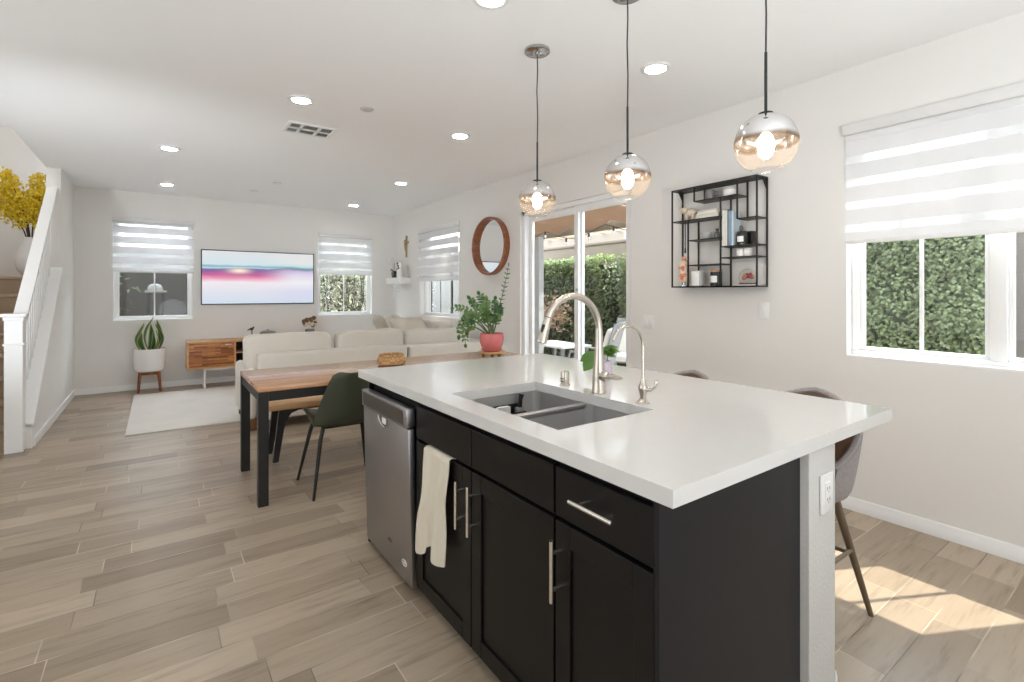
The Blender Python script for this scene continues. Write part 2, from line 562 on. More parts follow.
def screen_mat(z0, z1, x0, x1):
    """abstract seascape on a lit screen: pale sky, violet and magenta band, white sand; colours by height and width on the panel"""
    m, N, L = new_mat('lit_screen_picture')
    p = N['Principled BSDF']
    tc = nd(N, 'ShaderNodeTexCoord')
    sep = nd(N, 'ShaderNodeSeparateXYZ')
    L.new(tc.outputs['Object'], sep.inputs[0])
    u = math_n(N, L, 'DIVIDE', math_n(N, L, 'SUBTRACT', sep.outputs[0], x0), x1 - x0)
    v = math_n(N, L, 'DIVIDE', math_n(N, L, 'SUBTRACT', sep.outputs[2], z0), z1 - z0)
    n = noise_n(N, L, coords(N, L, (1.2, 1, 5)), 1.6, 4, 0.5)
    vv = math_n(N, L, 'ADD', v, math_n(N, L, 'MULTIPLY', math_n(N, L, 'SUBTRACT', n, 0.5), 0.10))
    left = ramp(N, L, vv, [(0.0, (206, 220, 234)), (0.22, (222, 224, 234)), (0.40, (238, 230, 236)), (0.475, (234, 160, 184)),
                           (0.55, (204, 92, 150)), (0.62, (138, 84, 150)), (0.67, (112, 104, 160)), (0.685, (190, 216, 226)),
                           (0.72, (120, 172, 186)), (0.75, (206, 224, 232)), (1.0, (222, 224, 226))])
    right = ramp(N, L, vv, [(0.0, (206, 218, 234)), (0.22, (216, 216, 236)), (0.42, (238, 236, 242)), (0.58, (220, 212, 232)),
                            (0.64, (206, 184, 218)), (0.675, (120, 142, 166)), (0.70, (110, 160, 170)), (0.73, (190, 222, 226)),
                            (0.80, (226, 228, 228)), (1.0, (224, 226, 228))])
    mk = nd(N, 'ShaderNodeMapRange', interpolation_type='SMOOTHSTEP')
    mk.inputs['From Min'].default_value = 0.45
    mk.inputs['From Max'].default_value = 0.85
    L.new(u, mk.inputs['Value'])
    col = mix_col(N, L, mk.outputs[0], left, right)
    du = math_n(N, L, 'MULTIPLY', math_n(N, L, 'SUBTRACT', u, 0.31), 9.0)
    dv = math_n(N, L, 'MULTIPLY', math_n(N, L, 'SUBTRACT', v, 0.63), 16.0)
    r2 = math_n(N, L, 'ADD', math_n(N, L, 'MULTIPLY', du, du), math_n(N, L, 'MULTIPLY', dv, dv))
    sunf = math_n(N, L, 'POWER', 2.718, math_n(N, L, 'MULTIPLY', r2, -1.6))
    col = mix_col(N, L, sunf, col, lin((255, 238, 214)))
    L.new(col, p.inputs['Emission Color'])
    p.inputs['Emission Strength'].default_value = 0.92
    p.inputs['Base Color'].default_value = (0.01, 0.01, 0.01, 1)
    p.inputs['Roughness'].default_value = 0.35
    return m


# ------------------------------------------------------------------ geometry helper
class G:
    def __init__(s):
        s.v, s.f = [], []

    def add(s, vs, fs):
        n = len(s.v)
        s.v += [tuple(p) for p in vs]
        s.f += [tuple(i + n for i in f) for f in fs]
        return s

    def box(s, x0, x1, y0, y1, z0, z1, b=0.0, seg=2, mx=None):
        if x0 > x1: x0, x1 = x1, x0
        if y0 > y1: y0, y1 = y1, y0
        if z0 > z1: z0, z1 = z1, z0
        vs = [(x0, y0, z0), (x1, y0, z0), (x1, y1, z0), (x0, y1, z0), (x0, y0, z1), (x1, y0, z1), (x1, y1, z1), (x0, y1, z1)]
        fs = [(0, 3, 2, 1), (4, 5, 6, 7), (0, 1, 5, 4), (1, 2, 6, 5), (2, 3, 7, 6), (3, 0, 4, 7)]
        if b > 0:
            bm = bmesh.new()
            q = [bm.verts.new(p) for p in vs]
            for f in fs:
                bm.faces.new([q[i] for i in f])
            b = min(b, 0.49 * min(x1 - x0, y1 - y0, z1 - z0))
            bmesh.ops.bevel(bm, geom=bm.edges[:], offset=b, segments=seg, affect='EDGES', profile=0.5)
            bm.verts.index_update()
            vs = [v.co.copy() for v in bm.verts]
            fs = [[v.index for v in f.verts] for f in bm.faces]
            bm.free()
        if mx is not None:
            vs = [mx @ Vector(p) for p in vs]
        return s.add(vs, fs)

    def tube(s, pts, r, seg=10, closed=False, cap=True, flat=1.0):
        P = [Vector(p) for p in pts]
        n = len(P)
        R = r if isinstance(r, (list, tuple)) else [r] * n
        T = []
        for i in range(n):
            a = P[(i - 1) % n] if (closed or i > 0) else P[i]
            b = P[(i + 1) % n] if (closed or i < n - 1) else P[i]
            t = b - a
            T.append(t.normalized() if t.length > 1e-9 else Vector((0, 0, 1)))
        u = T[0].orthogonal().normalized()
        if abs(T[0].z) < 0.9:
            u = (Vector((0, 0, 1)) - T[0] * T[0].z).normalized()
        vs, fs = [], []
        for i in range(n):
            u = (u - T[i] * u.dot(T[i])).normalized()
            w = T[i].cross(u)
            for k in range(seg):
                a = 2 * PI * k / seg
                vs.append(P[i] + u * (R[i] * math.cos(a) * flat) + w * (R[i] * math.sin(a)))
        m = n if closed else n - 1
        for i in range(m):
            j = (i + 1) % n
            for k in range(seg):
                k2 = (k + 1) % seg
                fs.append((i * seg + k, i * seg + k2, j * seg + k2, j * seg + k))
        if cap and not closed:
            fs.append(tuple(range(seg - 1, -1, -1)))
            fs.append(tuple((n - 1) * seg + k for k in range(seg)))
        return s.add(vs, fs)

    def lathe(s, prof, cx=0, cy=0, cz=0, seg=32, axis='z'):
        vs, fs = [], []
        n = len(prof)
        for r, z in prof:
            for k in range(seg):
                a = 2 * PI * k / seg
                p = (r * math.cos(a), r * math.sin(a), z)
                if axis == 'x':
                    p = (p[2], p[0], p[1])
                elif axis == 'y':
                    p = (p[1], p[2], p[0])
                vs.append((p[0] + cx, p[1] + cy, p[2] + cz))
        for i in range(n - 1):
            for k in range(seg):
                k2 = (k + 1) % seg
                fs.append((i * seg + k, i * seg + k2, (i + 1) * seg + k2, (i + 1) * seg + k))
        if prof[0][0] > 1e-6:
            fs.append(tuple(range(seg - 1, -1, -1)))
        if prof[-1][0] > 1e-6:
            fs.append(tuple((n - 1) * seg + k for k in range(seg)))
        return s.add(vs, fs)

    def open_lathe(s, prof, **kw):
        n = len(s.f)
        seg = kw.get('seg', 32)
        s.lathe(prof, **kw)
        s.f = s.f[:n] + [f for f in s.f[n:] if len(f) == 4 or seg == 4]
        return s

    def ell(s, c, r, seg=16, rings=10):
        rx, ry, rz = r if isinstance(r, (tuple, list)) else (r, r, r)
        g = G().lathe([(max(1e-4, math.sin(PI * i / rings)), -math.cos(PI * i / rings)) for i in range(rings + 1)], seg=seg)
        return s.add([(c[0] + p[0] * rx, c[1] + p[1] * ry, c[2] + p[2] * rz) for p in g.v], g.f)

    def prism(s, pts, a, b, axis='x'):
        """polygon pts (2-D) pushed from a to b along axis"""
        def P(p, t):
            return {'x': (t, p[0], p[1]), 'y': (p[0], t, p[1]), 'z': (p[0], p[1], t)}[axis]
        n = len(pts)
        vs = [P(p, a) for p in pts] + [P(p, b) for p in pts]
        fs = [tuple(range(n))[::-1], tuple(range(n, 2 * n))]
        fs += [(i, (i + 1) % n, n + (i + 1) % n, n + i) for i in range(n)]
        return s.add(vs, fs)

    def sheet(s, fn, nu, nv, th=0.0):
        """surface fn(u,v), given a thickness th along its normals"""
        P = [[Vector(fn(i / nu, j / nv)) for j in range(nv + 1)] for i in range(nu + 1)]
        if th == 0:
            vs = [P[i][j] for i in range(nu + 1) for j in range(nv + 1)]
            w = nv + 1
            return s.add(vs, [(i * w + j, (i + 1) * w + j, (i + 1) * w + j + 1, i * w + j + 1) for i in range(nu) for j in range(nv)])
        top, bot = [], []
        for i in range(nu + 1):
            for j in range(nv + 1):
                du = P[min(i + 1, nu)][j] - P[max(i - 1, 0)][j]
                dv = P[i][min(j + 1, nv)] - P[i][max(j - 1, 0)]
                n = du.cross(dv)
                n = n.normalized() if n.length > 1e-12 else Vector((0, 0, 1))
                top.append(P[i][j] + n * th / 2)
                bot.append(P[i][j] - n * th / 2)
        w = nv + 1
        K = len(top)
        fs = []
        for i in range(nu):
            for j in range(nv):
                a, b, c, d = i * w + j, (i + 1) * w + j, (i + 1) * w + j + 1, i * w + j + 1
                fs += [(a, b, c, d), (K + d, K + c, K + b, K + a)]
        for j in range(nv):
            fs += [(j, j + 1, K + j + 1, K + j), (nu * w + j + 1, nu * w + j, K + nu * w + j, K + nu * w + j + 1)]
        for i in range(nu):
            fs += [((i + 1) * w, i * w, K + i * w, K + (i + 1) * w), (i * w + nv, (i + 1) * w + nv, K + (i + 1) * w + nv, K + i * w + nv)]
        return s.add(top + bot, fs)

    def cushion(s, c, size, e=0.28, mx=None, wr=0.012, seed=0, n=28):
        """soft block: superellipsoid with a few wrinkles"""
        sx, sy, sz = (q / 2 for q in size)

        def pw(x, k):
            return math.copysign(abs(x) ** k, x)
        m = n // 2
        vs, fs = [], []
        for i in range(m + 1):
            a = -PI / 2 + PI * i / m
            for k in range(n):
                b = 2 * PI * k / n
                p = Vector((pw(math.cos(a), e) * pw(math.cos(b), e) * sx, pw(math.cos(a), e) * pw(math.sin(b), e) * sy, pw(math.sin(a), e) * sz))
                q = Vector((p.x * 3, p.y * 3, p.z * 3)) + Vector((seed * 3.1, seed * 1.7, 0))
                p *= 1 + wr * 4 * mnoise.noise(q) + wr * 2 * mnoise.noise(q * 3)
                if mx is not None:
                    p = mx @ p
                vs.append(p + Vector(c))
        for i in range(m):
            for k in range(n):
                k2 = (k + 1) % n
                fs.append((i * n + k, i * n + k2, (i + 1) * n + k2, (i + 1) * n + k))
        return s.add(vs, fs)

    def pillow(s, c, w, h, t, mx, seed=0, n=14):
        """square throw pillow: two bulged sheets meeting in a pinched seam"""
        vs, fs = [], []
        for sg in (1, -1):
            for i in range(n + 1):
                for j in range(n + 1):
                    u, v = 2 * i / n - 1, 2 * j / n - 1
                    k = max(0, (1 - u ** 4) * (1 - v ** 4)) ** 0.55
                    pin = 1 - 0.07 * (1 - abs(u) ** 2) * abs(v) ** 3
                    pin2 = 1 - 0.07 * (1 - abs(v) ** 2) * abs(u) ** 3
                    p = Vector((u * w / 2 * pin2, sg * k * t / 2, v * h / 2 * pin))
                    p.y += 0.016 * k * mnoise.noise(Vector((u * 2 + seed * 5, v * 2, sg)))
                    vs.append(mx @ p + Vector(c))
        w1 = n + 1
        K = w1 * w1
        for i in range(n):
            for j in range(n):
                a, b, cc, d = i * w1 + j, (i + 1) * w1 + j, (i + 1) * w1 + j + 1, i * w1 + j + 1
                fs += [(a, b, cc, d), (K + d, K + cc, K + b, K + a)]
        return s.add(vs, fs)

    def leaf(s, base, d, up, ln, wd, fold=0.15, droop=0.2):
        """one leaf: pointed oval folded along its midrib"""
        d = Vector(d).normalized()
        side = d.cross(Vector(up))
        side = side.normalized() if side.length > 1e-6 else d.orthogonal().normalized()
        nrm = side.cross(d).normalized()
        b = Vector(base)
        mid = [b, b + d * ln * 0.35 + nrm * ln * 0.05, b + d * ln * 0.7 + nrm * 0.0, b + d * ln - nrm * ln * droop]
        L1 = [mid[1] + side * wd * 0.5 + nrm * wd * fold, mid[2] + side * wd * 0.42 + nrm * wd * fold * 0.6]
        R1 = [mid[1] - side * wd * 0.5 + nrm * wd * fold, mid[2] - side * wd * 0.42 + nrm * wd * fold * 0.6]
        vs = mid + L1 + R1
        return s.add(vs, [(0, 1, 4), (1, 2, 5, 4), (2, 3, 5), (0, 6, 1), (1, 6, 7, 2), (2, 7, 3)])

    def petal(s, c, n, r):
        """small lozenge facing n"""
        n = Vector(n).normalized()
        u = n.orthogonal().normalized()
        w = n.cross(u)
        a = random.random() * PI
        u2 = u * math.cos(a) + w * math.sin(a)
        w2 = n.cross(u2)
        c = Vector(c)
        return s.add([c + u2 * r, c + w2 * r * 0.7 + n * r * 0.25, c - u2 * r, c - w2 * r * 0.7 + n * r * 0.25], [(0, 1, 2, 3)])


ORG = {}
OFF = {}


def tag(o, label=None, cat=None, group=None, kind=None):
    for k, v in (('label', label), ('category', cat), ('group', group), ('kind', kind)):
        if v:
            o[k] = v
    return o


def thing(name, label, cat, loc=(0, 0, 0), group=None, kind=None):
    o = bpy.data.objects.new(name, None)
    o.empty_display_size = 0.1
    C.objects.link(o)
    o.location = loc
    OFF[o.name] = Vector(loc)
    return tag(o, label, cat, group, kind)


def build(name, g, m, parent=None, smooth=35, label=None, cat=None, group=None, kind=None):
    """links g as ONE mesh object; world-space points, stored relative to the thing's base"""
    if parent is not None:
        off = OFF[parent.name]
    elif kind in ('structure', 'stuff'):
        off = Vector((0, 0, 0))
    else:
        xs, ys, zs = zip(*g.v)
        off = Vector(((min(xs) + max(xs)) / 2, (min(ys) + max(ys)) / 2, min(zs)))
    me = bpy.data.meshes.new(name)
    me.from_pydata([(p[0] - off.x, p[1] - off.y, p[2] - off.z) for p in g.v], [], g.f)
    me.update()
    bm = bmesh.new()
    bm.from_mesh(me)
    bmesh.ops.recalc_face_normals(bm, faces=bm.faces[:]) if len(bm.faces) < 6000 else None
    bm.to_mesh(me)
    bm.free()
    if smooth:
        me.shade_smooth()
        me.set_sharp_from_angle(angle=math.radians(smooth))
    me.materials.append(m if not isinstance(m, str) else M[m])
    o = bpy.data.objects.new(name, me)
    C.objects.link(o)
    if parent is not None:
        o.parent = parent
    else:
        o.location = off
    OFF[o.name] = off
    return tag(o, label, cat, group, kind)


def struct(name, g, m, parent=None):
    return build(name, g, m, parent, kind='structure' if parent is None else None)


def dup(root, loc, label=None, rz=0.0):
    """a copy of a thing with copies of its parts and sub-parts"""
    r = root.copy()
    C.objects.link(r)
    r.location = loc
    r.rotation_euler = (0, 0, rz)
    if label:
        r['label'] = label
    for ch in root.children:
        c = ch.copy()
        C.objects.link(c)
        c.parent = r
        for gch in ch.children:
            d = gch.copy()
            C.objects.link(d)
            d.parent = c
    return r


def arc(cx, cz, r, a0, a1, n, y):
    return [(cx + r * math.cos(a0 + (a1 - a0) * i / n), y, cz + r * math.sin(a0 + (a1 - a0) * i / n)) for i in range(n + 1)]


def T(loc=(0, 0, 0), rx=0, ry=0, rz=0):
    return Matrix.Translation(loc) @ Matrix.Rotation(rz, 4, 'Z') @ Matrix.Rotation(ry, 4, 'Y') @ Matrix.Rotation(rx, 4, 'X')


# ------------------------------------------------------------------ room shell
XR, YB, H = 3.501, 8.60, 2.74


def wall_x(x0, x1, y0, y1, z0, z1, holes):
    """wall slab lying along Y between x0 and x1 with rectangular holes (y0,y1,z0,z1)"""
    g = G()
    ys = sorted({y0, y1, *[h[0] for h in holes], *[h[1] for h in holes]})
    for a, b in zip(ys, ys[1:]):
        hs = [h for h in holes if h[0] <= a + 1e-6 and h[1] >= b - 1e-6]
        z = z0
        for h in sorted(hs, key=lambda q: q[2]):
            if h[2] > z:
                g.box(x0, x1, a, b, z, h[2])
            z = h[3]
        g.box(x0, x1, a, b, z, z1)
    return g


def wall_y(y0, y1, x0, x1, z0, z1, holes):
    g = wall_x(y0, y1, x0, x1, z0, z1, holes)
    g.v = [(p[1], p[0], p[2]) for p in g.v]
    return g


WIN1 = (-0.02, 1.30, 0.945, 2.36)
WIN2 = (6.18, 7.47, 0.965, 2.33)
SLD = (3.03, 4.72, 0.0, 2.30)
WIN3 = (-0.48, 0.43, 0.955, 2.36)
WIN4 = (2.185, 3.10, 0.955, 2.33)
struct('floor', G().box(-2.7, XR + 0.2, -3.2, 9.3, -0.12, 0.0), 'floor')
struct('ceiling', G().box(-1.0, XR + 0.2, -3.2, YB + 0.2, H, H + 0.3).box(-2.7, -1.0, -3.2, 5.86, H, H + 0.3), 'ceil')
struct('wall_right', wall_x(XR, XR + 0.2, -3.2, YB + 0.2, 0, H, [WIN1, SLD, WIN2]), 'wall')
struct('wall_back', wall_y(YB, YB + 0.2, -0.876, XR, 0, H, [WIN3, WIN4]), 'wall')
struct('wall_front', G().box(-2.7, XR, -3.2, -3.0, 0, H), 'wall')
struct('wall_left', G().box(-2.7, -2.5, -3.0, 5.86, 0, H).box(-2.5, -2.1, 5.86, 6.0, 0, H), 'wall')
# stairwell: tall enclosure, wall that starts where the balustrade ends
struct('wall_stairwell_left', G().box(-2.3, -2.102, 6.0, 9.3, 0, 5.3), 'wall')
struct('wall_stairwell_back', G().box(-2.1, -0.876, 9.102, 9.3, 0, 5.3), 'wall')
struct('wall_stairwell_front', G().box(-2.3, -1.0, 5.70, 5.86, H + 0.3, 5.3), 'wall')
struct('wall_stairwell_right', G().box(-1.0, -0.876, 5.7, 9.1, H + 0.3, 5.3), 'wall')
struct('ceiling_stairwell', G().box(-2.3, -0.876, 5.7, 9.3, 5.3, 5.4), 'ceil')
YE, KZ, KS = 7.50, 0.28, 0.88     # wall end, slope of the low wall
kz = lambda y: KZ + KS * (y - 5.99)
struct('wall_stair', G().box(-1.0, -0.876, YE, 9.1, 0, H).prism([(5.9, 0), (YE, 0), (YE, kz(YE)), (5.9, kz(5.9))], -1.0, -0.876), 'wall')
# upper storey of the house, which throws its shade on the rear yard
struct('wall_upper', G().box(-0.87, XR + 0.25, YB + 0.05, YB + 0.25, H + 0.3, 6.3).box(-2.7, -0.872, 9.31, 9.5, 0, 6.3).box(XR + 0.05, XR + 0.25, -3.2, YB + 0.05, H + 0.3, 6.3)
       .box(-0.87, XR + 0.1, -3.2, YB + 0.1, 6.2, 6.3), 'whitestucco')


def base_prof(u0, out=0.014):
    return [(u0, 0), (u0 - out, 0), (u0 - out, 0.046), (u0 - out * 0.75, 0.052), (u0 - out * 0.72, 0.066), (u0 - out * 0.35, 0.078), (u0, 0.078)]


g = G()
for a, b in ((-3.0, 3.0), (4.75, YB - 0.014)):
    g.prism(base_prof(XR), a, b, 'y')
struct('baseboard_right', g, 'trim')
gb = G().prism(base_prof(YB), -0.862, XR, 'x')
struct('baseboard_back', gb, 'trim')
gs = G().box(-0.876, -0.862, 5.96, YB, 0, 0.085, 0.004, 1)
struct('baseboard_stair', gs, 'trim')


# ------------------------------------------------------------------ windows
def window_right(name, hole, mull, munt, parent_label=None):
    y0, y1, z0, z1 = hole
    xa, xb = XR + 0.075, XR + 0.135
    r = bpy.data.objects.new(name, None)
    C.objects.link(r)
    r.location = (xa, (y0 + y1) / 2, z0)
    OFF[r.name] = Vector(r.location)
    tag(r, kind='structure')
    w = 0.04
    build('window_frame', G().box(xa, xb, y0, y1, z0, z0 + w, 0.005).box(xa, xb, y0, y1, z1 - w, z1, 0.005)
          .box(xa, xb, y0, y0 + w, z0 + w, z1 - w, 0.005).box(xa, xb, y1 - w, y1, z0 + w, z1 - w, 0.005), 'vinyl', r)
    for m in mull:
        build('mullion', G().box(xa - 0.008, xb, m - 0.034, m + 0.034, z0 + w, z1 - w, 0.005), 'vinyl', r)
    ed = [y0 + w] + [q for m in mull for q in (m - 0.034, m + 0.034)] + [y1 - w]
    for a, b in zip(ed[::2], ed[1::2]):
        sw = 0.022
        build('sash', G().box(xa + 0.012, xb - 0.008, a, b, z0 + w, z0 + w + sw, 0.003).box(xa + 0.012, xb - 0.008, a, b, z1 - w - sw, z1 - w, 0.003)
              .box(xa + 0.012, xb - 0.008, a, a + sw, z0 + w + sw, z1 - w - sw, 0.003).box(xa + 0.012, xb - 0.008, b - sw, b, z0 + w + sw, z1 - w - sw, 0.003), 'vinyl', r)
        build('pane', G().box(xa + 0.03, xa + 0.034, a + sw, b - sw, z0 + w + sw, z1 - w - sw), 'glass', r)
    for m in munt:
        build('muntin', G().box(xa + 0.026, xa + 0.038, m - 0.009, m + 0.009, z0 + w + 0.02, z1 - w - 0.02), 'vinyl', r)
    build('sill', G().box(XR + 0.001, xa, y0 - 0.0, y1 + 0.0, z0 - 0.002, z0 + 0.014, 0.004), 'trim', r)
    return r


window_right('window_1', WIN1, [0.625], [0.955, 0.295])
window_right('window_2', WIN2, [], [])


def window_back(name, hole, mull, munt):
    y0, y1, z0, z1 = hole
    r = window_right('tmp_window', hole, mull, munt)
    r.name = name
    loc = Vector(r.location)
    r.location = (loc.y, loc.x - XR + YB, loc.z)
    for ch in r.children:
        for v in ch.data.vertices:
            v.co = Vector((v.co.y, v.co.x, v.co.z))
        ch.data.flip_normals()
    return r


window_back('window_3', WIN3, [], [-0.025])
window_back('window_4', WIN4, [], [2.64])


def zebra_blind(label, a, b, ztop, zbot, face, where='x', transmit=(0.33, 0.48)):
    """roller shade: cassette, chain, striped fabric and bottom bar; hangs just before the wall face"""
    if where == 'x':
        r = thing('zebra_blind', label, 'window blind', (face - 0.03, (a + b) / 2, zbot), 'zebra roller blinds')
        f = lambda x0, x1, y0, y1, z0, z1, bv=0.004: G().box(face - x1, face - x0, y0, y1, z0, z1, bv)
    else:
        r = thing('zebra_blind', label, 'window blind', ((a + b) / 2, face - 0.03, zbot), 'zebra roller blinds')
        f = lambda x0, x1, y0, y1, z0, z1, bv=0.004: G().box(y0, y1, face - x1, face - x0, z0, z1, bv)
    build('cassette', f(0.001, 0.045, a, b, ztop - 0.03, ztop + 0.035, 0.006), 'wallgrey', r)
    fab = G()
    x = face - 0.018
    nz = 4
    if where == 'x':
        fab.box(x - 0.0012, x, a + 0.012, b - 0.012, zbot + 0.012, ztop - 0.03)
    else:
        fab.box(a + 0.012, b - 0.012, x - 0.0012, x, zbot + 0.012, ztop - 0.03)
    o = build('fabric', fab, blind_mat(0.055, *transmit), r, smooth=0)
    build('bottom_bar', f(0.008, 0.03, a + 0.008, b - 0.008, zbot - 0.004, zbot + 0.02, 0.005), 'white', r)
    return r


M['wallgrey'] = mat('blind_cassette_white', (0.76, 0.755, 0.75), 0.4, var=0.01)
zebra_blind('white zebra blind over the tall window beside the island, sun behind it', WIN1[0] - 0.01, WIN1[1] + 0.01, 2.345, 1.648, XR, transmit=(0.17, 0.30))  # passes less light than the others, only to dim its glow
zebra_blind('white zebra blind over the side window above the sofa corner', WIN2[0] - 0.03, WIN2[1] + 0.01, 2.325, 1.525, XR)
zebra_blind('white zebra blind over the dark-paned window above the snake plant', WIN3[0] - 0.01, WIN3[1] + 0.02, 2.345, 1.625, YB, 'y')
zebra_blind('white zebra blind over the leafy window between screen and corner', WIN4[0], WIN4[1] + 0.01, 2.315, 1.648, YB, 'y')

# sliding glass door
r = bpy.data.objects.new('door_1', None)
C.objects.link(r)
r.location = (XR + 0.1, 3.87, 0)
OFF[r.name] = Vector(r.location)
tag(r, kind='structure')
y0, y1, _, z1 = SLD
xa = XR + 0.03
build('door_frame', G().box(xa, xa + 0.12, y0, y0 + 0.045, 0, z1, 0.005).box(xa, xa + 0.12, y1 - 0.05, y1, 0, z1, 0.005)
      .box(xa, xa + 0.12, y0, y1, z1 - 0.05, z1, 0.005).box(xa, xa + 0.12, y0, y1, 0, 0.03, 0.005), 'vinyl', r)
ym = 3.80
for k, (a, b, dx) in enumerate(((y0 + 0.045, ym + 0.04, 0.02), (ym - 0.035, y1 - 0.05, 0.065))):
    st = 0.06
    build('sliding_panel', G().box(xa + dx, xa + dx + 0.035, a, a + st, 0.03, z1 - 0.05, 0.004).box(xa + dx, xa + dx + 0.035, b - st, b, 0.03, z1 - 0.05, 0.004)
          .box(xa + dx, xa + dx + 0.035, a + st, b - st, 0.03, 0.13, 0.004).box(xa + dx, xa + dx + 0.035, a + st, b - st, z1 - 0.12, z1 - 0.05, 0.004), 'vinyl', r)
    build('pane', G().box(xa + dx + 0.015, xa + dx + 0.019, a + st, b - st, 0.13, z1 - 0.12), 'glass', r)
build('door_lock', G().lathe([(0.001, 0), (0.013, 0), (0.013, -0.012), (0.008, -0.018), (0.001, -0.018)], cx=xa + 0.02, cy=ym - 0.005, cz=1.375, seg=14, axis='x'), 'darkchrome', r)

# ------------------------------------------------------------------ stairs
t = thing('staircase', 'carpeted staircase rising behind the white balustrade', 'stairs', (-1.55, 5.95, 0))
RISE, RUN, SY = 0.19, 0.216, 5.95
for k in range(8):
    ya = SY + RUN * k
    yb = 9.1 if k == 7 else SY + RUN * (k + 1) + 0.02
    g = G().box(-2.1, -1.001, ya, yb, RISE * k + 0.001, RISE * (k + 1) - 0.03)
    g.box(-2.1, -1.001, ya - 0.03, yb, RISE * (k + 1) - 0.04, RISE * (k + 1), 0.017, 3)
    build('step' if k < 7 else 'landing', g, 'carpet', t)
build('skirt_board', G().prism([(5.905, 0.10), (YE, 0.10 + KS * (YE - 5.9)), (YE, 0.42 + KS * (YE - 5.9)), (5.905, 0.42)], -1.018, -1.0005, 'x'), 'trim', t)

t = thing('stair_balustrade', 'white stair balustrade with square newel post and sloping handrail', 'railing', (-0.97, 5.86, 0))
nx0, nx1, ny0, ny1 = -1.03, -0.915, 5.79, 5.90
build('newel_post', G().box(nx0, nx1, ny0, ny1, 0, 1.135, 0.004, 1).box(nx0 - 0.008, nx1 + 0.008, ny0 - 0.008, ny1, 0.90, 0.918, 0.004)
      .box(nx0 - 0.006, nx1 + 0.006, ny0 - 0.006, ny1, 1.11, 1.14, 0.004), 'trim', t)
build('newel_cap', G().box(nx0 - 0.022, nx1 + 0.022, ny0 - 0.022, ny1 + 0.01, 1.14, 1.167, 0.008),
      'trim', t)
hz = lambda y: 1.10 + 0.858 * (y - 5.90)
g = G()
for a, b, lo, hi in ((-0.995, -0.905, 0.0, 0.05), (-0.985, -0.915, -0.05, 0.0)):
    g.prism([(5.90, hz(5.9) + lo), (YE, hz(YE) + lo), (YE, hz(YE) + hi), (5.90, hz(5.9) + hi)], a, b)
build('handrail', g, 'trim', t, smooth=0)
build('sloping_curb', G().prism([(5.9, kz(5.9) - 0.012), (YE - 0.001, kz(YE) - 0.012), (YE - 0.001, kz(YE) + 0.02), (5.9, kz(5.9) + 0.02)], -0.999, -0.864), 'trim', t)
n = 15
for i in range(n):
    y = 5.97 + i * (YE - 6.0) / n
    build('baluster', G().box(-0.985, -0.957, y, y + 0.028, kz(y) + 0.01, hz(y) - 0.02, 0.002, 1), 'trim', t)

# vase with yellow branches on the landing
vx, vy, vz = -1.165, 7.80, 1.521
t = thing('flower_vase', 'pale grey bottle-shaped vase standing on the carpeted stair landing', 'vase', (vx, vy, vz))
build('vase_body', G().lathe([(0.06, 0), (0.075, 0.01), (0.122, 0.09), (0.138, 0.16), (0.128, 0.24), (0.095, 0.33), (0.072, 0.40), (0.068, 0.45), (0.058, 0.45), (0.056, 0.40), (0.001, 0.36)], vx, vy, vz), mat('pale_vase', (0.62, 0.60, 0.58), 0.5), t)
t = thing('yellow_branches', 'bunch of yellow flowering branches in the pale vase on the landing', 'flowers', (vx, vy, vz + 0.37))
rnd = random.Random(3)
for bi, (dx, dy, tz) in enumerate(((-0.27, 0.05, 0.70), (-0.20, -0.10, 0.84), (-0.11, 0.02, 0.58), (0.07, 0.05, 0.86), (0.10, -0.08, 0.66), (-0.36, -0.05, 0.56))):
    p0 = Vector((vx + dx * 0.08, vy + dy * 0.08, vz + 0.38))
    p3 = Vector((vx + dx, vy + dy, vz + 0.30 + tz))
    mid = p0.lerp(p3, 0.5) + Vector((-dx * 0.40, 0, 0.06))
    path = [(1 - q) ** 2 * p0 + 2 * q * (1 - q) * mid + q * q * p3 for q in [i / 8 for i in range(9)]]
    br = build('branch', G().tube(path, [0.008 - 0.0006 * i for i in range(9)], 6), 'twig', t)
    g = G()
    for k in range(520):
        q = 0.42 + 0.58 * rnd.random() ** 0.8
        c = (1 - q) ** 2 * p0 + 2 * q * (1 - q) * mid + q * q * p3
        rad = 0.13 * (0.45 + 0.55 * math.sin(PI * min(1, max(0, (q - 0.25) / 0.8))))
        d = Vector((rnd.gauss(0, 1), rnd.gauss(0, 1), rnd.gauss(0, 1))).normalized() * rad * rnd.random() ** 0.5
        c = c + d
        c.x = max(-1.75, min(c.x, -1.025))
        g.petal(c, (rnd.gauss(0, 1), rnd.gauss(0, 1) - 1, rnd.gauss(0, 1)), 0.012 + rnd.random() * 0.012)
    build('blossoms', g, 'yellow', br, smooth=0)

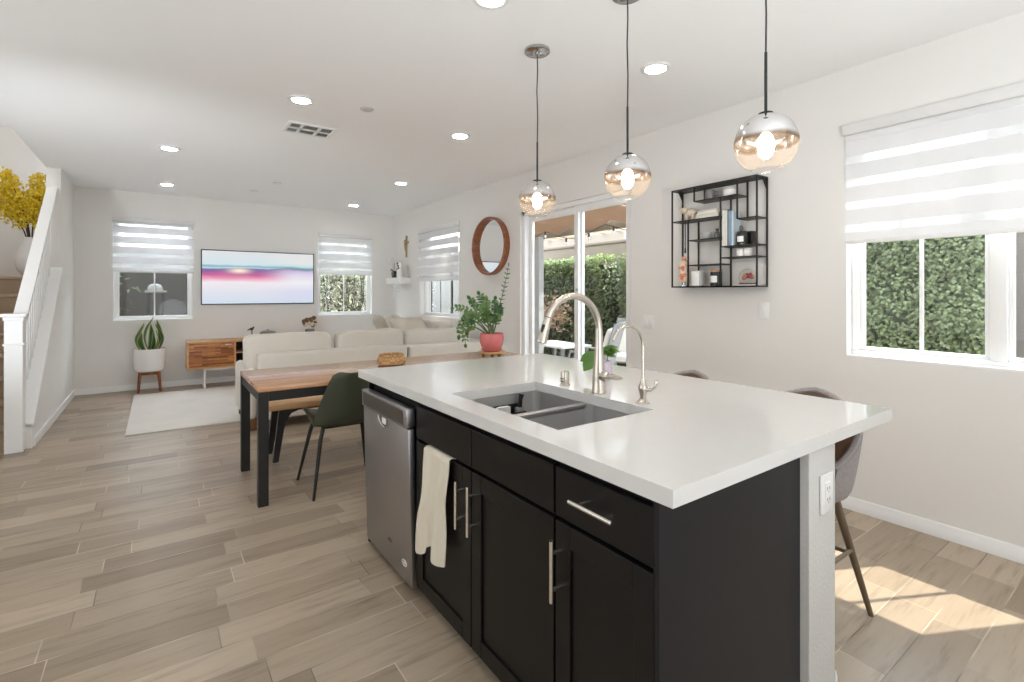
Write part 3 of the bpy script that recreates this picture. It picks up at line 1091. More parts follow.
# ------------------------------------------------------------------ ceiling fixtures
LIGHTS = [(0.848, 3.80, 'between the air vent and the dining table'), (0.10, 5.82, 'above the rug edge by the stairs'),
          (0.108, 7.77, 'over the window with the snake plant'), (2.19, 3.85, 'above the far end of the dining table'),
          (2.53, 5.96, 'above the sofa, second from the corner'), (2.55, 7.90, 'by the far ceiling corner'), (2.52, 1.986, 'between the two bigger glass pendants and the wall'),
          (1.285, 1.965, 'at the top edge, above the sink')]
first = None
for x, y, where in LIGHTS:
    lab = 'white round recessed ceiling light ' + where.replace('nearest', 'closest to')
    if first is None:
        t = first = thing('recessed_light', lab, 'ceiling light', (x, y, H - 0.012), 'recessed ceiling lights')
        build('trim_ring', G().lathe([(0.062, 0.004), (0.066, 0.0), (0.088, 0.003), (0.092, 0.0115), (0.062, 0.0115)], x, y, H - 0.012, 32), 'white', t)
        build('diffuser', G().lathe([(0.0005, 0.004), (0.064, 0.004), (0.064, 0.009), (0.0005, 0.009)], x, y, H - 0.012, 32), 'lamp', t)
    else:
        dup(first, (x, y, H - 0.012), lab)

t = thing('air_vent', 'white ceiling register with grey louvre fields', 'vent', (1.065, 4.46, H - 0.012))
vx0, vx1, vy0, vy1 = 0.87, 1.26, 4.31, 4.61
build('vent_backing', G().box(vx0 + 0.02, vx1 - 0.02, vy0 + 0.02, vy1 - 0.02, H - 0.004, H - 0.001), 'vent', t)
g = G().box(vx0, vx1, vy0, vy0 + 0.03, H - 0.012, H - 0.001, 0.003).box(vx0, vx1, vy1 - 0.03, vy1, H - 0.012, H - 0.001, 0.003)
g.box(vx0, vx0 + 0.03, vy0 + 0.03, vy1 - 0.03, H - 0.012, H - 0.001, 0.003).box(vx1 - 0.03, vx1, vy0 + 0.03, vy1 - 0.03, H - 0.012, H - 0.001, 0.003)
for a in (0.985, 1.125):
    g.box(a - 0.012, a + 0.012, vy0 + 0.03, vy1 - 0.03, H - 0.012, H - 0.001)
g.box(vx0 + 0.03, vx1 - 0.03, 4.45, 4.47, H - 0.012, H - 0.001)
build('vent_frame', g, 'white', t)
g = G()
for i in range(17):
    x = vx0 + 0.04 + i * 0.0194
    g.prism([(x, H - 0.011), (x + 0.002, H - 0.011), (x + 0.011, H - 0.004), (x + 0.009, H - 0.004)], vy0 + 0.03, vy1 - 0.03, 'y')
build('louvre_slats', g, 'lightgrey', t, smooth=0)

for i, (x, y, lab) in enumerate(((1.30, 3.707, 'small grey-tipped sprinkler plate on the ceiling beside the air vent'), (1.246, 6.878, 'small white ceiling sprinkler plate farther from the air vent, over the sofa'),
                                 (1.087, 7.604, 'small white ceiling sprinkler plate close to the wall with the screen'))):
    t = thing('ceiling_sprinkler', lab, 'sprinkler', (x, y, H - 0.012), 'ceiling sprinkler plates')
    build('cover_plate', G().lathe([(0.0005, 0), (0.035, 0), (0.042, 0.006), (0.042, 0.011), (0.0005, 0.011)], x, y, H - 0.012, 24), 'white' if i else 'lightgrey', t)
    build('sprinkler_rim', G().lathe([(0.042, 0.008), (0.05, 0.009), (0.05, 0.0115), (0.042, 0.0115)], x, y, H - 0.012, 24), 'lightgrey', t)

# pendants over the island
PX = 1.78
first = None
for k, (y, lab) in enumerate(((2.235, 'smoked mirror glass globe pendant nearest the dining table'), (1.562, 'middle glass globe pendant of three, above the tall faucet'),
                              (0.918, 'glass globe pendant nearest the big striped window'))):
    lab = lab.replace('nearest', 'closest to')
    zb = 1.78
    if first is None:
        t = first = thing('globe_pendant', lab, 'pendant light', (PX, y, zb), 'globe pendants over the island')
        R = 0.106
        zc = zb + 0.100
        a0 = math.asin(0.048 / R)
        prof = [(R * math.sin(a0 + (PI - a0 - 0.10) * i / 40), zc - R * math.cos(a0 + (PI - a0 - 0.10) * i / 40)) for i in range(41)]
        gl = build('globe', G().open_lathe(prof, cx=PX, cy=y, seg=64), 'globe', t, smooth=180)
        build('globe_lip', G().tube([(PX + 0.048 * math.cos(a), y + 0.048 * math.sin(a), prof[0][1]) for a in [2 * PI * i / 40 for i in range(40)]], 0.0022, 8, closed=True), 'clear', gl)
        build('bulb', G().lathe([(0.0005, -0.055), (0.012, -0.051), (0.022, -0.038), (0.027, -0.018), (0.025, 0.002), (0.016, 0.024), (0.012, 0.036), (0.0005, 0.036)], PX, y, zc, 24), 'bulb', t)
        build('socket', G().lathe([(0.0005, 0.037), (0.015, 0.037), (0.017, 0.05), (0.017, 0.10), (0.012, 0.106), (0.0005, 0.106)], PX, y, zc, 20), 'blackpl', t)
        build('globe_cap', G().lathe([(0.0005, 0.104), (0.026, 0.104), (0.024, 0.110), (0.011, 0.114), (0.0005, 0.116)], PX, y, zc, 24), 'blackpl', t)
        build('stem', G().tube([(PX, y, zc + 0.112), (PX, y, 2.208)], 0.0052, 10), 'blackpl', t)
        build('cord', G().tube([(PX, y, 2.20), (PX + 0.003, y, 2.35), (PX - 0.003, y, 2.5), (PX + 0.002, y, 2.62), (PX, y, 2.71)], 0.0032, 8), 'blackpl', t)
        build('canopy', G().lathe([(0.0005, -0.001), (0.012, -0.001), (0.012, 0.010), (0.068, 0.011), (0.074, 0.015), (0.074, 0.028), (0.0005, 0.028)], PX, y, 2.711, 32), 'darkchrome', t)
    else:
        dup(first, (PX, y, zb), lab)

# ------------------------------------------------------------------ living room end
t = thing('television', 'wide flat television with a lit pink and white seascape', 'television', (1.318, YB - 0.05, 1.163))
build('screen_bezel', G().box(0.527, 2.109, YB - 0.045, YB - 0.004, 1.163, 1.982, 0.004), 'blackpl', t)
sc = build('screen', G().box(0.540, 2.096, YB - 0.0465, YB - 0.0452, 1.178, 1.968), screen_mat(0.015, 0.805, -0.778, 0.778), t, smooth=0)

t = thing('media_console', 'low acacia media console on white metal legs below the television', 'cabinet', (1.22, 8.35, 0))
cx0, cx1, cy0, cy1, cz0, cz1 = 0.337, 2.20, 8.12, 8.56, 0.275, 0.662
build('cabinet_case', G().box(cx0, cx1, cy0, cy1, cz1 - 0.028, cz1, 0.003).box(cx0, cx1, cy0, cy1, cz0, cz0 + 0.025, 0.003).box(cx0, cx0 + 0.025, cy0, cy1, cz0 + 0.025, cz1 - 0.028)
      .box(cx1 - 0.025, cx1, cy0, cy1, cz0 + 0.025, cz1 - 0.028).box(0.91, 0.93, cy0 + 0.005, cy1, cz0 + 0.025, cz1 - 0.028).box(1.58, 1.60, cy0 + 0.005, cy1, cz0 + 0.025, cz1 - 0.028)
      .box(0.93, 1.58, cy0 + 0.02, cy1, 0.468, 0.486), 'oak', t)
build('back_panel', G().box(cx0 + 0.025, cx1 - 0.025, cy1 - 0.012, cy1 - 0.002, cz0 + 0.025, cz1 - 0.028), 'darkin', t)
for a, b in ((0.365, 0.907), (1.603, 2.172)):
    d = build('door', G().box(a, b, cy0 + 0.001, cy0 + 0.02, cz0 + 0.029, cz1 - 0.031, 0.002), 'acacia', t)
    build('finger_pull', G().box((b - 0.11) if a < 1 else a + 0.02, (b - 0.03) if a < 1 else a + 0.10, cy0 - 0.004, cy0 + 0.002, cz1 - 0.062, cz1 - 0.05, 0.002), 'silver', d)
for a in (0.55, 1.98):
    g = G()
    for y in (cy0 + 0.06, cy1 - 0.06):
        g.box(a - 0.013, a + 0.013, y - 0.013, y + 0.013, 0, cz0 - 0.002, 0.003, 1)
    g.box(a - 0.013, a + 0.013, cy0 + 0.073, cy1 - 0.073, 0.001, 0.02).box(a - 0.013, a + 0.013, cy0 + 0.073, cy1 - 0.073, cz0 - 0.028, cz0 - 0.002)
    build('leg_frame', g, 'white', t)
build('front_rail', G().box(0.563, 1.967, cy0 + 0.05, cy0 + 0.07, cz0 - 0.028, cz0 - 0.002), 'white', t)

# small things standing on the console
t = thing('bird_figurine', 'small dark wire bird figurine on the console', 'figurine', (1.14, 8.30, cz1))
build('bird_body', G().ell((1.155, 8.30, 0.80), (0.028, 0.016, 0.02)).ell((1.178, 8.30, 0.822), 0.014, 10, 8).tube([(1.13, 8.30, 0.80), (1.095, 8.30, 0.775)], [0.012, 0.003], 8), 'black', t)
build('bird_legs', G().tube([(1.15, 8.30, 0.785), (1.155, 8.30, cz1 + 0.012)], 0.004, 6).tube([(1.162, 8.30, 0.785), (1.168, 8.30, cz1 + 0.012)], 0.004, 6), 'black', t)
build('bird_base', G().lathe([(0.0005, 0), (0.05, 0), (0.05, 0.01), (0.04, 0.014), (0.0005, 0.014)], 1.16, 8.30, cz1, 20), 'black', t)
t = thing('stone_bowl', 'dark domed stone bowl on the console behind the sofa back', 'bowl', (1.385, 8.35, cz1))
build('bowl_body', G().lathe([(0.06, 0), (0.10, 0.02), (0.118, 0.05), (0.11, 0.075), (0.085, 0.095), (0.04, 0.106), (0.0005, 0.108)], 1.385, 8.35, cz1, 28), 'grey', t)
build('bowl_knob', G().ell((1.385, 8.35, cz1 + 0.112), (0.016, 0.016, 0.010), 12, 8), 'grey', t)
t = thing('dried_bouquet', 'brown and cream dried flower bunch in a low pot on the console', 'flowers', (2.0, 8.36, cz1))
build('pot', G().lathe([(0.05, 0), (0.07, 0.03), (0.075, 0.09), (0.068, 0.10), (0.06, 0.09), (0.0005, 0.085)], 2.0, 8.36, cz1, 24), 'grey', t)
rnd = random.Random(5)
for mname, cnt in (('brownfur', 14), ('creamfur', 16)):
    g = G()
    for k in range(cnt):
        d = Vector((rnd.gauss(0, 1), rnd.gauss(0, 1), rnd.gauss(0, 0.9))).normalized() * (0.095 * rnd.random() ** 0.4)
        g.ell((2.0 + d.x, 8.36 + d.y * 0.8, cz1 + 0.215 + d.z), 0.026 + rnd.random() * 0.016, 8, 6)
    build('flower_heads', g, mname, t)

# rug
g = G()
n1, n2 = 30, 40
g.sheet(lambda u, v: (-0.24 + 2.70 * u, 5.86 + 2.24 * v, 0.0065 + 0.0015 * mnoise.noise((u * 9, v * 9, 0))), n1, n2, 0.009)
build('area_rug', g, 'rug', label='large cream woven rug lying before the media console', cat='rug')

# snake plant
px, py = -0.08, 8.36
t = thing('plant_stand', 'mid-century brown wooden plant stand under the white pot', 'plant stand', (px, py, 0))
for sx in (-1, 1):
    for sy in (-1, 1):
        build('leg', G().tube([(px + sx * 0.125, py + sy * 0.09, 0), (px + sx * 0.100, py + sy * 0.074, 0.272)], [0.015, 0.021], 10), wood('stand_wood', (92, 46, 18), (128, 70, 32), (150, 90, 46), 'z') if (sx, sy) == (-1, -1) else bpy.data.materials['stand_wood'], t)
build('cross_bar', G().box(px - 0.10, px + 0.10, py - 0.085, py - 0.06, 0.235, 0.27, 0.003).box(px - 0.10, px + 0.10, py + 0.06, py + 0.085, 0.235, 0.27, 0.003)
      .box(px - 0.012, px + 0.012, py - 0.06, py + 0.06, 0.24, 0.268, 0.003), bpy.data.materials['stand_wood'], t)
t = thing('snake_plant', 'snake plant in a wide white pot under the window', 'plant', (px, py, 0.275))
build('pot', G().lathe([(0.0005, 0), (0.13, 0), (0.155, 0.012), (0.178, 0.06), (0.183, 0.30), (0.184, 0.31), (0.173, 0.31), (0.171, 0.27), (0.0005, 0.27)], px, py, 0.275, 40), 'ceramic', t)
build('soil', G().lathe([(0.0005, 0.278), (0.170, 0.272), (0.170, 0.27), (0.0005, 0.27)], px, py, 0.275, 30), 'soil', t)
rnd = random.Random(11)
for k, (dx, dy, ln, lean, az) in enumerate(((-0.06, 0.0, 0.38, 0.0, 3.2), (-0.01, 0.02, 0.46, -0.06, 2.9), (0.03, -0.03, 0.26, 0.05, 5.0), (0.06, 0.01, 0.42, 0.03, 0.2), (0.05, -0.05, 0.28, 0.06, 5.6),
                                         (-0.05, -0.05, 0.25, 0.10, 3.9), (0.0, 0.06, 0.36, 0.06, 1.2), (0.095, -0.01, 0.36, -0.04, 6.2), (-0.095, -0.02, 0.34, -0.05, 3.0))):
    def blade(sc, off, u, v):
        wdt = (0.035 * (0.55 + 0.9 * v) if v < 0.45 else 0.035 * (1.0 - ((v - 0.45) / 0.55) ** 1.6) * 0.955) * sc
        s = (u * 2 - 1) * wdt
        tw = az + 0.5 * v
        b = lean * v * v * ln * 2.0 + 0.055 * math.sin(PI * min(1, v * 1.05))
        return (px + dx + math.cos(az) * b - math.sin(tw + PI / 2 - 1.2) * s, py + dy + math.sin(az) * b + math.cos(tw + PI / 2 - 1.2) * s, 0.548 + ln * v + abs(u - 0.5) * 0.012 * off)
    lf = build('leaf', G().sheet(lambda u, v: blade(0.80, 1, u, v), 4, 12, 0.004), 'leaf', t)
    g = G().tube([blade(0.98, 1, 0, v / 12) for v in range(13)], 0.0045, 5).tube([blade(0.98, 1, 1, v / 12) for v in range(13)], 0.0045, 5)
    build('leaf_edge', g, 'leafedge', lf)

# ------------------------------------------------------------------ sectional sofa
t = thing('sectional_sofa', 'cream L-shaped sectional sofa with its back to the dining table', 'sofa', (2.0, 6.4, 0))
sf = lambda nm, g, m='sofa': build(nm, g, m, t, smooth=60)
sf('base', G().box(0.81, 2.335, 5.33, 6.28, 0.10, 0.42, 0.03, 3))
sf('base', G().box(2.355, 3.44, 5.33, 6.28, 0.10, 0.42, 0.03, 3))
sf('base', G().box(2.52, 3.44, 6.30, 7.92, 0.10, 0.42, 0.03, 3))
sf('back_frame', G().box(0.80, 2.335, 5.30, 5.46, 0.10, 0.752, 0.03, 3))
sf('back_frame', G().box(2.36, 3.44, 5.30, 5.46, 0.10, 0.735, 0.03, 3))
sf('back_frame', G().box(3.28, 3.44, 5.47, 7.92, 0.40, 0.735, 0.03, 3))
sf('arm', G().box(0.700, 0.805, 5.40, 6.24, 0.09, 0.60, 0.05, 4))
sf('arm', G().box(2.52, 3.44, 7.93, 8.10, 0.10, 0.60, 0.06, 4))
sf('seat_cushion', G().cushion((1.18, 5.88, 0.485), (0.80, 0.84, 0.17), 0.22, seed=1))
sf('seat_cushion', G().cushion((1.95, 5.88, 0.485), (0.74, 0.84, 0.17), 0.22, seed=2))
sf('seat_cushion', G().cushion((2.82, 5.88, 0.485), (0.90, 0.84, 0.17), 0.22, seed=3))
sf('seat_cushion', G().cushion((2.90, 7.10, 0.485), (0.76, 1.55, 0.17), 0.22, seed=4))
sf('back_cushion', G().cushion((1.13, 5.575, 0.735), (0.845, 0.23, 0.385), 0.30, T(rx=-0.08), seed=5))
sf('back_cushion', G().cushion((1.985, 5.58, 0.735), (0.78, 0.25, 0.375), 0.30, T(rx=-0.08), seed=6))
sf('back_cushion', G().cushion((2.84, 5.60, 0.72), (0.90, 0.26, 0.36), 0.30, T(rx=-0.06), seed=7))
for k, y in enumerate((6.28, 6.98, 7.62)):
    sf('back_cushion', G().cushion((3.17, y, 0.75), (0.27, 0.66, 0.40), 0.30, T(ry=0.10), seed=8 + k))
for x, y in ((0.77, 5.42), (2.28, 5.38), (2.45, 5.38), (3.38, 5.38), (0.77, 6.18), (2.60, 7.86), (3.38, 7.86)):
    build('leg', G().box(x - 0.035, x + 0.035, y - 0.035, y + 0.035, 0.012 if (x < 1 and y > 6) else 0.0, 0.11, 0.004), 'walnut', t)
pil = G().pillow((0, 0, 0), 0.05, 0.05, 0.02, Matrix.Identity(4))
for k, (c, w, h, rx, rz, m, lab) in enumerate((
        ((2.74, 6.08, 0.83), 0.50, 0.48, -0.75, 0.12, 'pillow', 'sand throw pillow leaning in the sofa corner closest to the potted plant'),
        ((2.78, 6.62, 0.84), 0.46, 0.46, -0.45, 1.1, 'sofa', 'cream throw pillow propped on the sofa below the side window'),
        ((2.80, 7.30, 0.80), 0.46, 0.46, -0.45, 1.3, 'pillow', 'sand throw pillow in the sofa row farthest from the dining table'),
        ((2.28, 6.22, 0.70), 0.42, 0.40, -1.05, 0.3, 'pillow2', 'off-white throw pillow lying in the middle of the sofa seat'))):
    p = thing('throw_pillow', lab, 'pillow', c, 'throw pillows on the sofa')
    build('pillow_cover', G().pillow(c, w, h, 0.17, T(rx=rx, rz=rz).to_3x3().to_4x4(), seed=k), m, p, smooth=60)

# ------------------------------------------------------------------ right wall hangings
MY, MZ = 5.315, 1.938
t = thing('wall_mirror', 'round mirror in a deep reddish wooden frame', 'mirror', (XR, MY, MZ - 0.38))
prof = [(0.378, 0.0), (0.382, -0.05), (0.380, -0.076), (0.375, -0.081), (0.360, -0.081), (0.355, -0.076), (0.350, -0.022), (0.350, 0.0)]
g = G()
seg = 72
vs = []
for rr, dx in prof:
    for k in range(seg):
        a = 2 * PI * k / seg
        vs.append((XR - 0.001 + dx, MY + rr * math.cos(a) * 1.02, MZ + rr * 0.975 * math.sin(a)))
n = len(prof)
g.add(vs, [(i * seg + k, i * seg + (k + 1) % seg, ((i + 1) % n) * seg + (k + 1) % seg, ((i + 1) % n) * seg + k) for i in range(n) for k in range(seg)])
build('frame', g, 'mirrorwood', t)
build('mirror_glass', G().lathe([(0.0005, -0.02), (0.351, -0.02), (0.351, -0.014), (0.0005, -0.014)], XR - 0.001, MY, MZ, 72, 'x'), 'mirror', t, smooth=20)

t = thing('wall_cross', 'slim carved wooden crucifix above the white ledge', 'crucifix', (XR - 0.02, 7.985, 1.95))
build('upright', G().box(XR - 0.024, XR - 0.002, 7.965, 8.005, 1.95, 2.32, 0.004), 'gold', t)
build('cross_arm', G().box(XR - 0.024, XR - 0.002, 7.90, 8.07, 2.185, 2.215, 0.004), 'gold', t)
build('carved_figure', G().tube([(XR - 0.034, 7.985, 2.06), (XR - 0.038, 7.985, 2.13), (XR - 0.038, 7.985, 2.19)], [0.010, 0.015, 0.018], 10).ell((XR - 0.04, 7.985, 2.235), 0.018, 10, 8)
      .tube([(XR - 0.036, 7.985, 2.195), (XR - 0.032, 7.92, 2.225)], 0.008, 8).tube([(XR - 0.036, 7.985, 2.195), (XR - 0.032, 8.05, 2.225)], 0.008, 8), 'gold', t)

t = thing('wall_ledge', 'chunky white floating shelf in the room corner', 'shelf', (3.40, 8.13, 1.495))
build('ledge_board', G().box(3.30, XR - 0.001, 7.83, 8.43, 1.495, 1.60, 0.004), 'trim', t)
g = G()
for k in range(5):
    y = 7.90 + k * 0.09
    g.tube([(3.36, y, 1.495), (3.36, y, 1.45 - 0.02 * (k % 2)), (3.345, y + 0.012, 1.435 - 0.02 * (k % 2)), (3.345, y + 0.022, 1.45 - 0.02 * (k % 2))], 0.004, 6)
build('hooks', g, 'silver', t)
t = thing('key_ring', 'cluster of shiny keys hanging under the white floating shelf', 'keys', (3.35, 7.99, 1.36))
build('ring', G().tube([(3.35, 7.99 + 0.02 * math.cos(a), 1.43 + 0.02 * math.sin(a)) for a in [2 * PI * i / 16 for i in range(16)]], 0.0025, 6, closed=True), 'silver', t)
for dy in (-0.03, 0.0, 0.03):
    build('key', G().box(3.347, 3.351, 7.985 + dy, 7.998 + dy, 1.355, 1.412, 0.001).ell((3.349, 7.99 + dy, 1.413), (0.004, 0.014, 0.014), 10, 6), 'silver', t)

sx = 3.38
t = thing('orchid_pot', 'white orchid in a small dark pot on the floating shelf', 'orchid', (sx, 8.28, 1.601))
build('pot', G().lathe([(0.03, 0), (0.045, 0.09), (0.04, 0.095), (0.0005, 0.085)], sx, 8.28, 1.601, 20), 'grey', t)
stem_pts = [(sx, 8.28, 1.68), (sx, 8.25, 1.80), (sx, 8.26, 1.89), (sx, 8.33, 1.93), (sx, 8.42, 1.91)]
build('stem', G().tube(stem_pts, 0.004, 6), 'stem', t)
g = G()
for d, ln in (((0, 1, 0.5), 0.16), ((-0.3, -1, 0.4), 0.12), ((-0.5, 0.6, 0.9), 0.14), ((0.2, 1, 0.15), 0.13)):
    g.leaf((sx, 8.28, 1.685), d, (0, 0, 1), ln, 0.05)
build('leaves', g, 'leaf', t)
g = G()
rnd = random.Random(8)
for k in range(7):
    c = Vector((sx, 8.24 + 0.033 * k, 1.93 - 0.004 * (k - 3) ** 2))
    for q in range(5):
        a = 2 * PI * q / 5
        g.ell((c.x - 0.008, c.y + 0.024 * math.cos(a), c.z + 0.024 * math.sin(a)), (0.005, 0.019, 0.016), 8, 6)
build('blossoms', g, 'pillow2', t)
t = thing('white_figurine', 'white figurine with dark spots in the middle of the floating shelf', 'figurine', (sx, 8.02, 1.601))
build('body', G().lathe([(0.0005, 0), (0.05, 0), (0.055, 0.06), (0.04, 0.13), (0.028, 0.18), (0.034, 0.22), (0.02, 0.26), (0.0005, 0.265)], sx, 8.02, 1.601, 20), 'ceramic', t)
g = G()
for dy, z in ((0.02, 0.24), (-0.01, 0.20), (0.03, 0.14), (0.0, 0.10), (-0.03, 0.16)):
    g.ell((sx - 0.032, 8.02 + dy, 1.601 + z), (0.014, 0.018, 0.018), 8, 6)
build('dark_spots', g, 'black', t)
t = thing('black_statuette', 'short black statuette on the floating shelf beside the orchid', 'figurine', (sx - 0.03, 8.14, 1.601))
build('body', G().lathe([(0.0005, 0), (0.035, 0), (0.038, 0.02), (0.022, 0.05), (0.026, 0.09), (0.012, 0.12), (0.0005, 0.125)], sx - 0.03, 8.14, 1.601, 18), 'black', t)
build('plinth', G().box(sx - 0.07, sx + 0.01, 8.10, 8.18, 1.6005, 1.608), 'black', t)
t = thing('photo_stand', 'small grey picture stand at the window end of the floating shelf', 'picture frame', (sx + 0.06, 7.88, 1.601))
build('frame', G().box(sx + 0.06, sx + 0.075, 7.845, 7.925, 1.601, 1.80, 0.003), 'lightgrey', t)
build('picture', G().box(sx + 0.0585, sx + 0.0602, 7.855, 7.915, 1.615, 1.79), 'page', t)


def wall_plate(name, label, cat, y, z, w, h, rockers):
    t = thing(name, label, cat, (XR, y, z - h / 2))
    build('plate', G().box(XR - 0.007, XR - 0.0005, y - w / 2, y + w / 2, z - h / 2, z + h / 2, 0.003), 'white', t)
    for k in range(rockers):
        yy = y + (k - (rockers - 1) / 2) * 0.046
        build('rocker', G().box(XR - 0.0105, XR - 0.006, yy - 0.016, yy + 0.016, z - 0.033, z + 0.033, 0.002), 'white', t)


wall_plate('light_switch', 'white double rocker switch on the wall beside the sliding door', 'light switch', 2.83, 1.09, 0.118, 0.116, 2)
wall_plate('light_switch', 'small white single switch on the wall below the black shelf', 'light switch', 1.815, 1.215, 0.072, 0.116, 1)

# ------------------------------------------------------------------ black wire wall shelf and what stands on it
FX, BX = 3.352, 3.488
YL, YRt, Z0, Z1 = 2.478, 1.79, 1.389, 2.152
t = thing('wall_shelf', 'black metal box shelf of staggered tiers', 'shelf', ((FX + BX) / 2, (YL + YRt) / 2, Z0))
bw = 0.005


def post(x, y, za, zb):
    return G().box(x - bw, x + bw, y - bw, y + bw, za, zb)


g = G()
for x in (FX, BX):
    for y in (YL, YRt):
        g.box(x - bw, x + bw, y - bw, y + bw, Z0 - bw, Z1 + bw)
    for z in (Z0, Z1):
        g.box(x - bw, x + bw, YRt, YL, z - bw, z + bw)
for y in (YL, YRt):
    for z in (Z0, Z1):
        g.box(FX, BX, y - bw, y + bw, z - bw, z + bw)
build('outer_frame', g, 'black', t, smooth=0)
build('top_sheet', G().box(FX, BX, YRt, YL, Z1 - 0.003, Z1 + 0.003), 'black', t)
tiers = {'A': (2.279, 1.932, 2.043), 'B': (2.478, 2.06, 1.905), 'C': (2.332, 2.06, 1.747), 'D': (2.332, 2.06, 1.555), 'E': (1.932, 1.79, 1.870), 'F': (2.055, 1.79, 1.680), 'G': (2.055, 1.79, 1.598)}
for a, b, z in tiers.values():
    build('tier', G().box(FX - bw, BX, b, a, z - 0.005, z + 0.003), 'black', t)
build('tier', G().box(FX - bw, BX, YRt, YL, Z0 - 0.004, Z0 + 0.004), 'black', t)
for y, za, zb, both in ((2.279, 2.043, Z1, 1), (1.932, 1.870, Z1, 1), (2.332, Z0, 1.905, 0), (2.06, Z0, 2.043, 0)):
    build('upright', post(FX, y, za, zb), 'black', t, smooth=0)
    build('upright', post(BX, y, za, zb), 'black', t, smooth=0)
for y in (YL - 0.004, YRt + 0.004):
    build('bracket', G().prism([(BX, Z1 - 0.005), (BX, Z1 - 0.08), (BX - 0.06, Z1 - 0.005)], y - 0.002, y + 0.002, 'y'), 'black', t, smooth=0)
e = 0.0035
XM = 3.415
# tier A
t = thing('grey_mug', 'dark grey mug on the top tier of the black wall shelf', 'mug', (XM, 2.185, 2.043 + e))
build('mug_body', G().lathe([(0.0005, 0), (0.032, 0), (0.036, 0.01), (0.037, 0.075), (0.033, 0.075), (0.032, 0.012), (0.0005, 0.01)], XM, 2.185, 2.043 + e, 24), 'grey', t)
build('mug_handle', G().tube([(XM, 2.15, 2.105), (XM, 2.125, 2.10), (XM, 2.12, 2.075), (XM, 2.15, 2.065)], 0.005, 8), 'grey', t)
t = thing('white_tin', 'round white lidded tin on the top tier of the black wall shelf', 'tin', (XM, 2.025, 2.043 + e))
build('tin_body', G().lathe([(0.0005, 0), (0.044, 0), (0.046, 0.004), (0.046, 0.05), (0.0005, 0.05)], XM, 2.025, 2.043 + e, 28), 'ceramic', t)
build('tin_lid', G().lathe([(0.0005, 0.0505), (0.048, 0.0505), (0.048, 0.066), (0.044, 0.069), (0.0005, 0.069)], XM, 2.025, 2.043 + e, 28), 'lightgrey', t)
# tier B
zb = 1.905 + e
t = thing('animal_figurine', 'cream animal figurine on the long tier of the black wall shelf', 'figurine', (XM, 2.36, zb))
build('body', G().ell((XM, 2.35, zb + 0.062), (0.035, 0.052, 0.036)).ell((XM - 0.005, 2.405, zb + 0.085), (0.026, 0.028, 0.028))
      .tube([(XM - 0.005, 2.425, zb + 0.085), (XM - 0.005, 2.445, zb + 0.11), (XM - 0.005, 2.438, zb + 0.14)], [0.012, 0.009, 0.007], 8)
      .tube([(XM - 0.015, 2.38, zb + 0.05), (XM - 0.015, 2.38, zb)], 0.014, 8).tube([(XM - 0.015, 2.322, zb + 0.05), (XM - 0.015, 2.322, zb)], 0.014, 8)
      .tube([(XM + 0.015, 2.38, zb + 0.05), (XM + 0.015, 2.38, zb)], 0.014, 8).tube([(XM + 0.015, 2.322, zb + 0.05), (XM + 0.015, 2.322, zb)], 0.014, 8), 'creamfur', t, smooth=80)
build('ear', G().ell((XM - 0.03, 2.392, zb + 0.085), (0.006, 0.018, 0.024), 10, 8), 'creamfur', t)
for k, (h, d, m, lab) in enumerate(((0.032, 0.0, 'book_white', 'white book lying flat on the long tier, bottom of two'), (0.026, 0.012, 'ceramic', 'pale book lying flat on top of another white book'))):
    z = zb + (0 if k == 0 else 0.033)
    p = thing('flat_book', lab, 'book', (XM, 2.18, z), 'books lying flat on the wall shelf')
    build('cover', G().box(XM - 0.05, XM + 0.055, 2.085 + d, 2.28 - d, z, z + 0.004).box(XM - 0.05, XM + 0.055, 2.085 + d, 2.28 - d, z + h - 0.004, z + h).box(XM + 0.05, XM + 0.055, 2.085 + d, 2.28 - d, z, z + h), m, p)
    build('pages', G().box(XM - 0.045, XM + 0.049, 2.09 + d, 2.275 - d, z + 0.0045, z + h - 0.0045), 'page', p)
# tier C
zc = 1.747 + e
t = thing('pale_cup', 'pale grey cup on the short tier below the animal figurine', 'cup', (XM, 2.215, zc))
build('cup_body', G().lathe([(0.0005, 0), (0.022, 0), (0.034, 0.015), (0.04, 0.05), (0.036, 0.05), (0.03, 0.016), (0.0005, 0.008)], XM, 2.215, zc, 24), 'lightgrey', t)
build('cup_handle', G().tube([(XM, 2.18, zc + 0.04), (XM, 2.163, zc + 0.034), (XM, 2.168, zc + 0.018), (XM, 2.186, zc + 0.014)], 0.004, 8), 'lightgrey', t)
t = thing('grey_bottle', 'small grey bottle beside the pale cup on the shelf', 'bottle', (XM, 2.125, zc))
build('bottle_body', G().lathe([(0.0005, 0), (0.022, 0), (0.023, 0.035), (0.01, 0.05), (0.01, 0.062), (0.0005, 0.062)], XM, 2.125, zc, 18), 'grey', t)
build('stopper', G().lathe([(0.0005, 0.0622), (0.012, 0.0622), (0.012, 0.073), (0.0005, 0.074)], XM, 2.125, zc, 14), 'black', t)
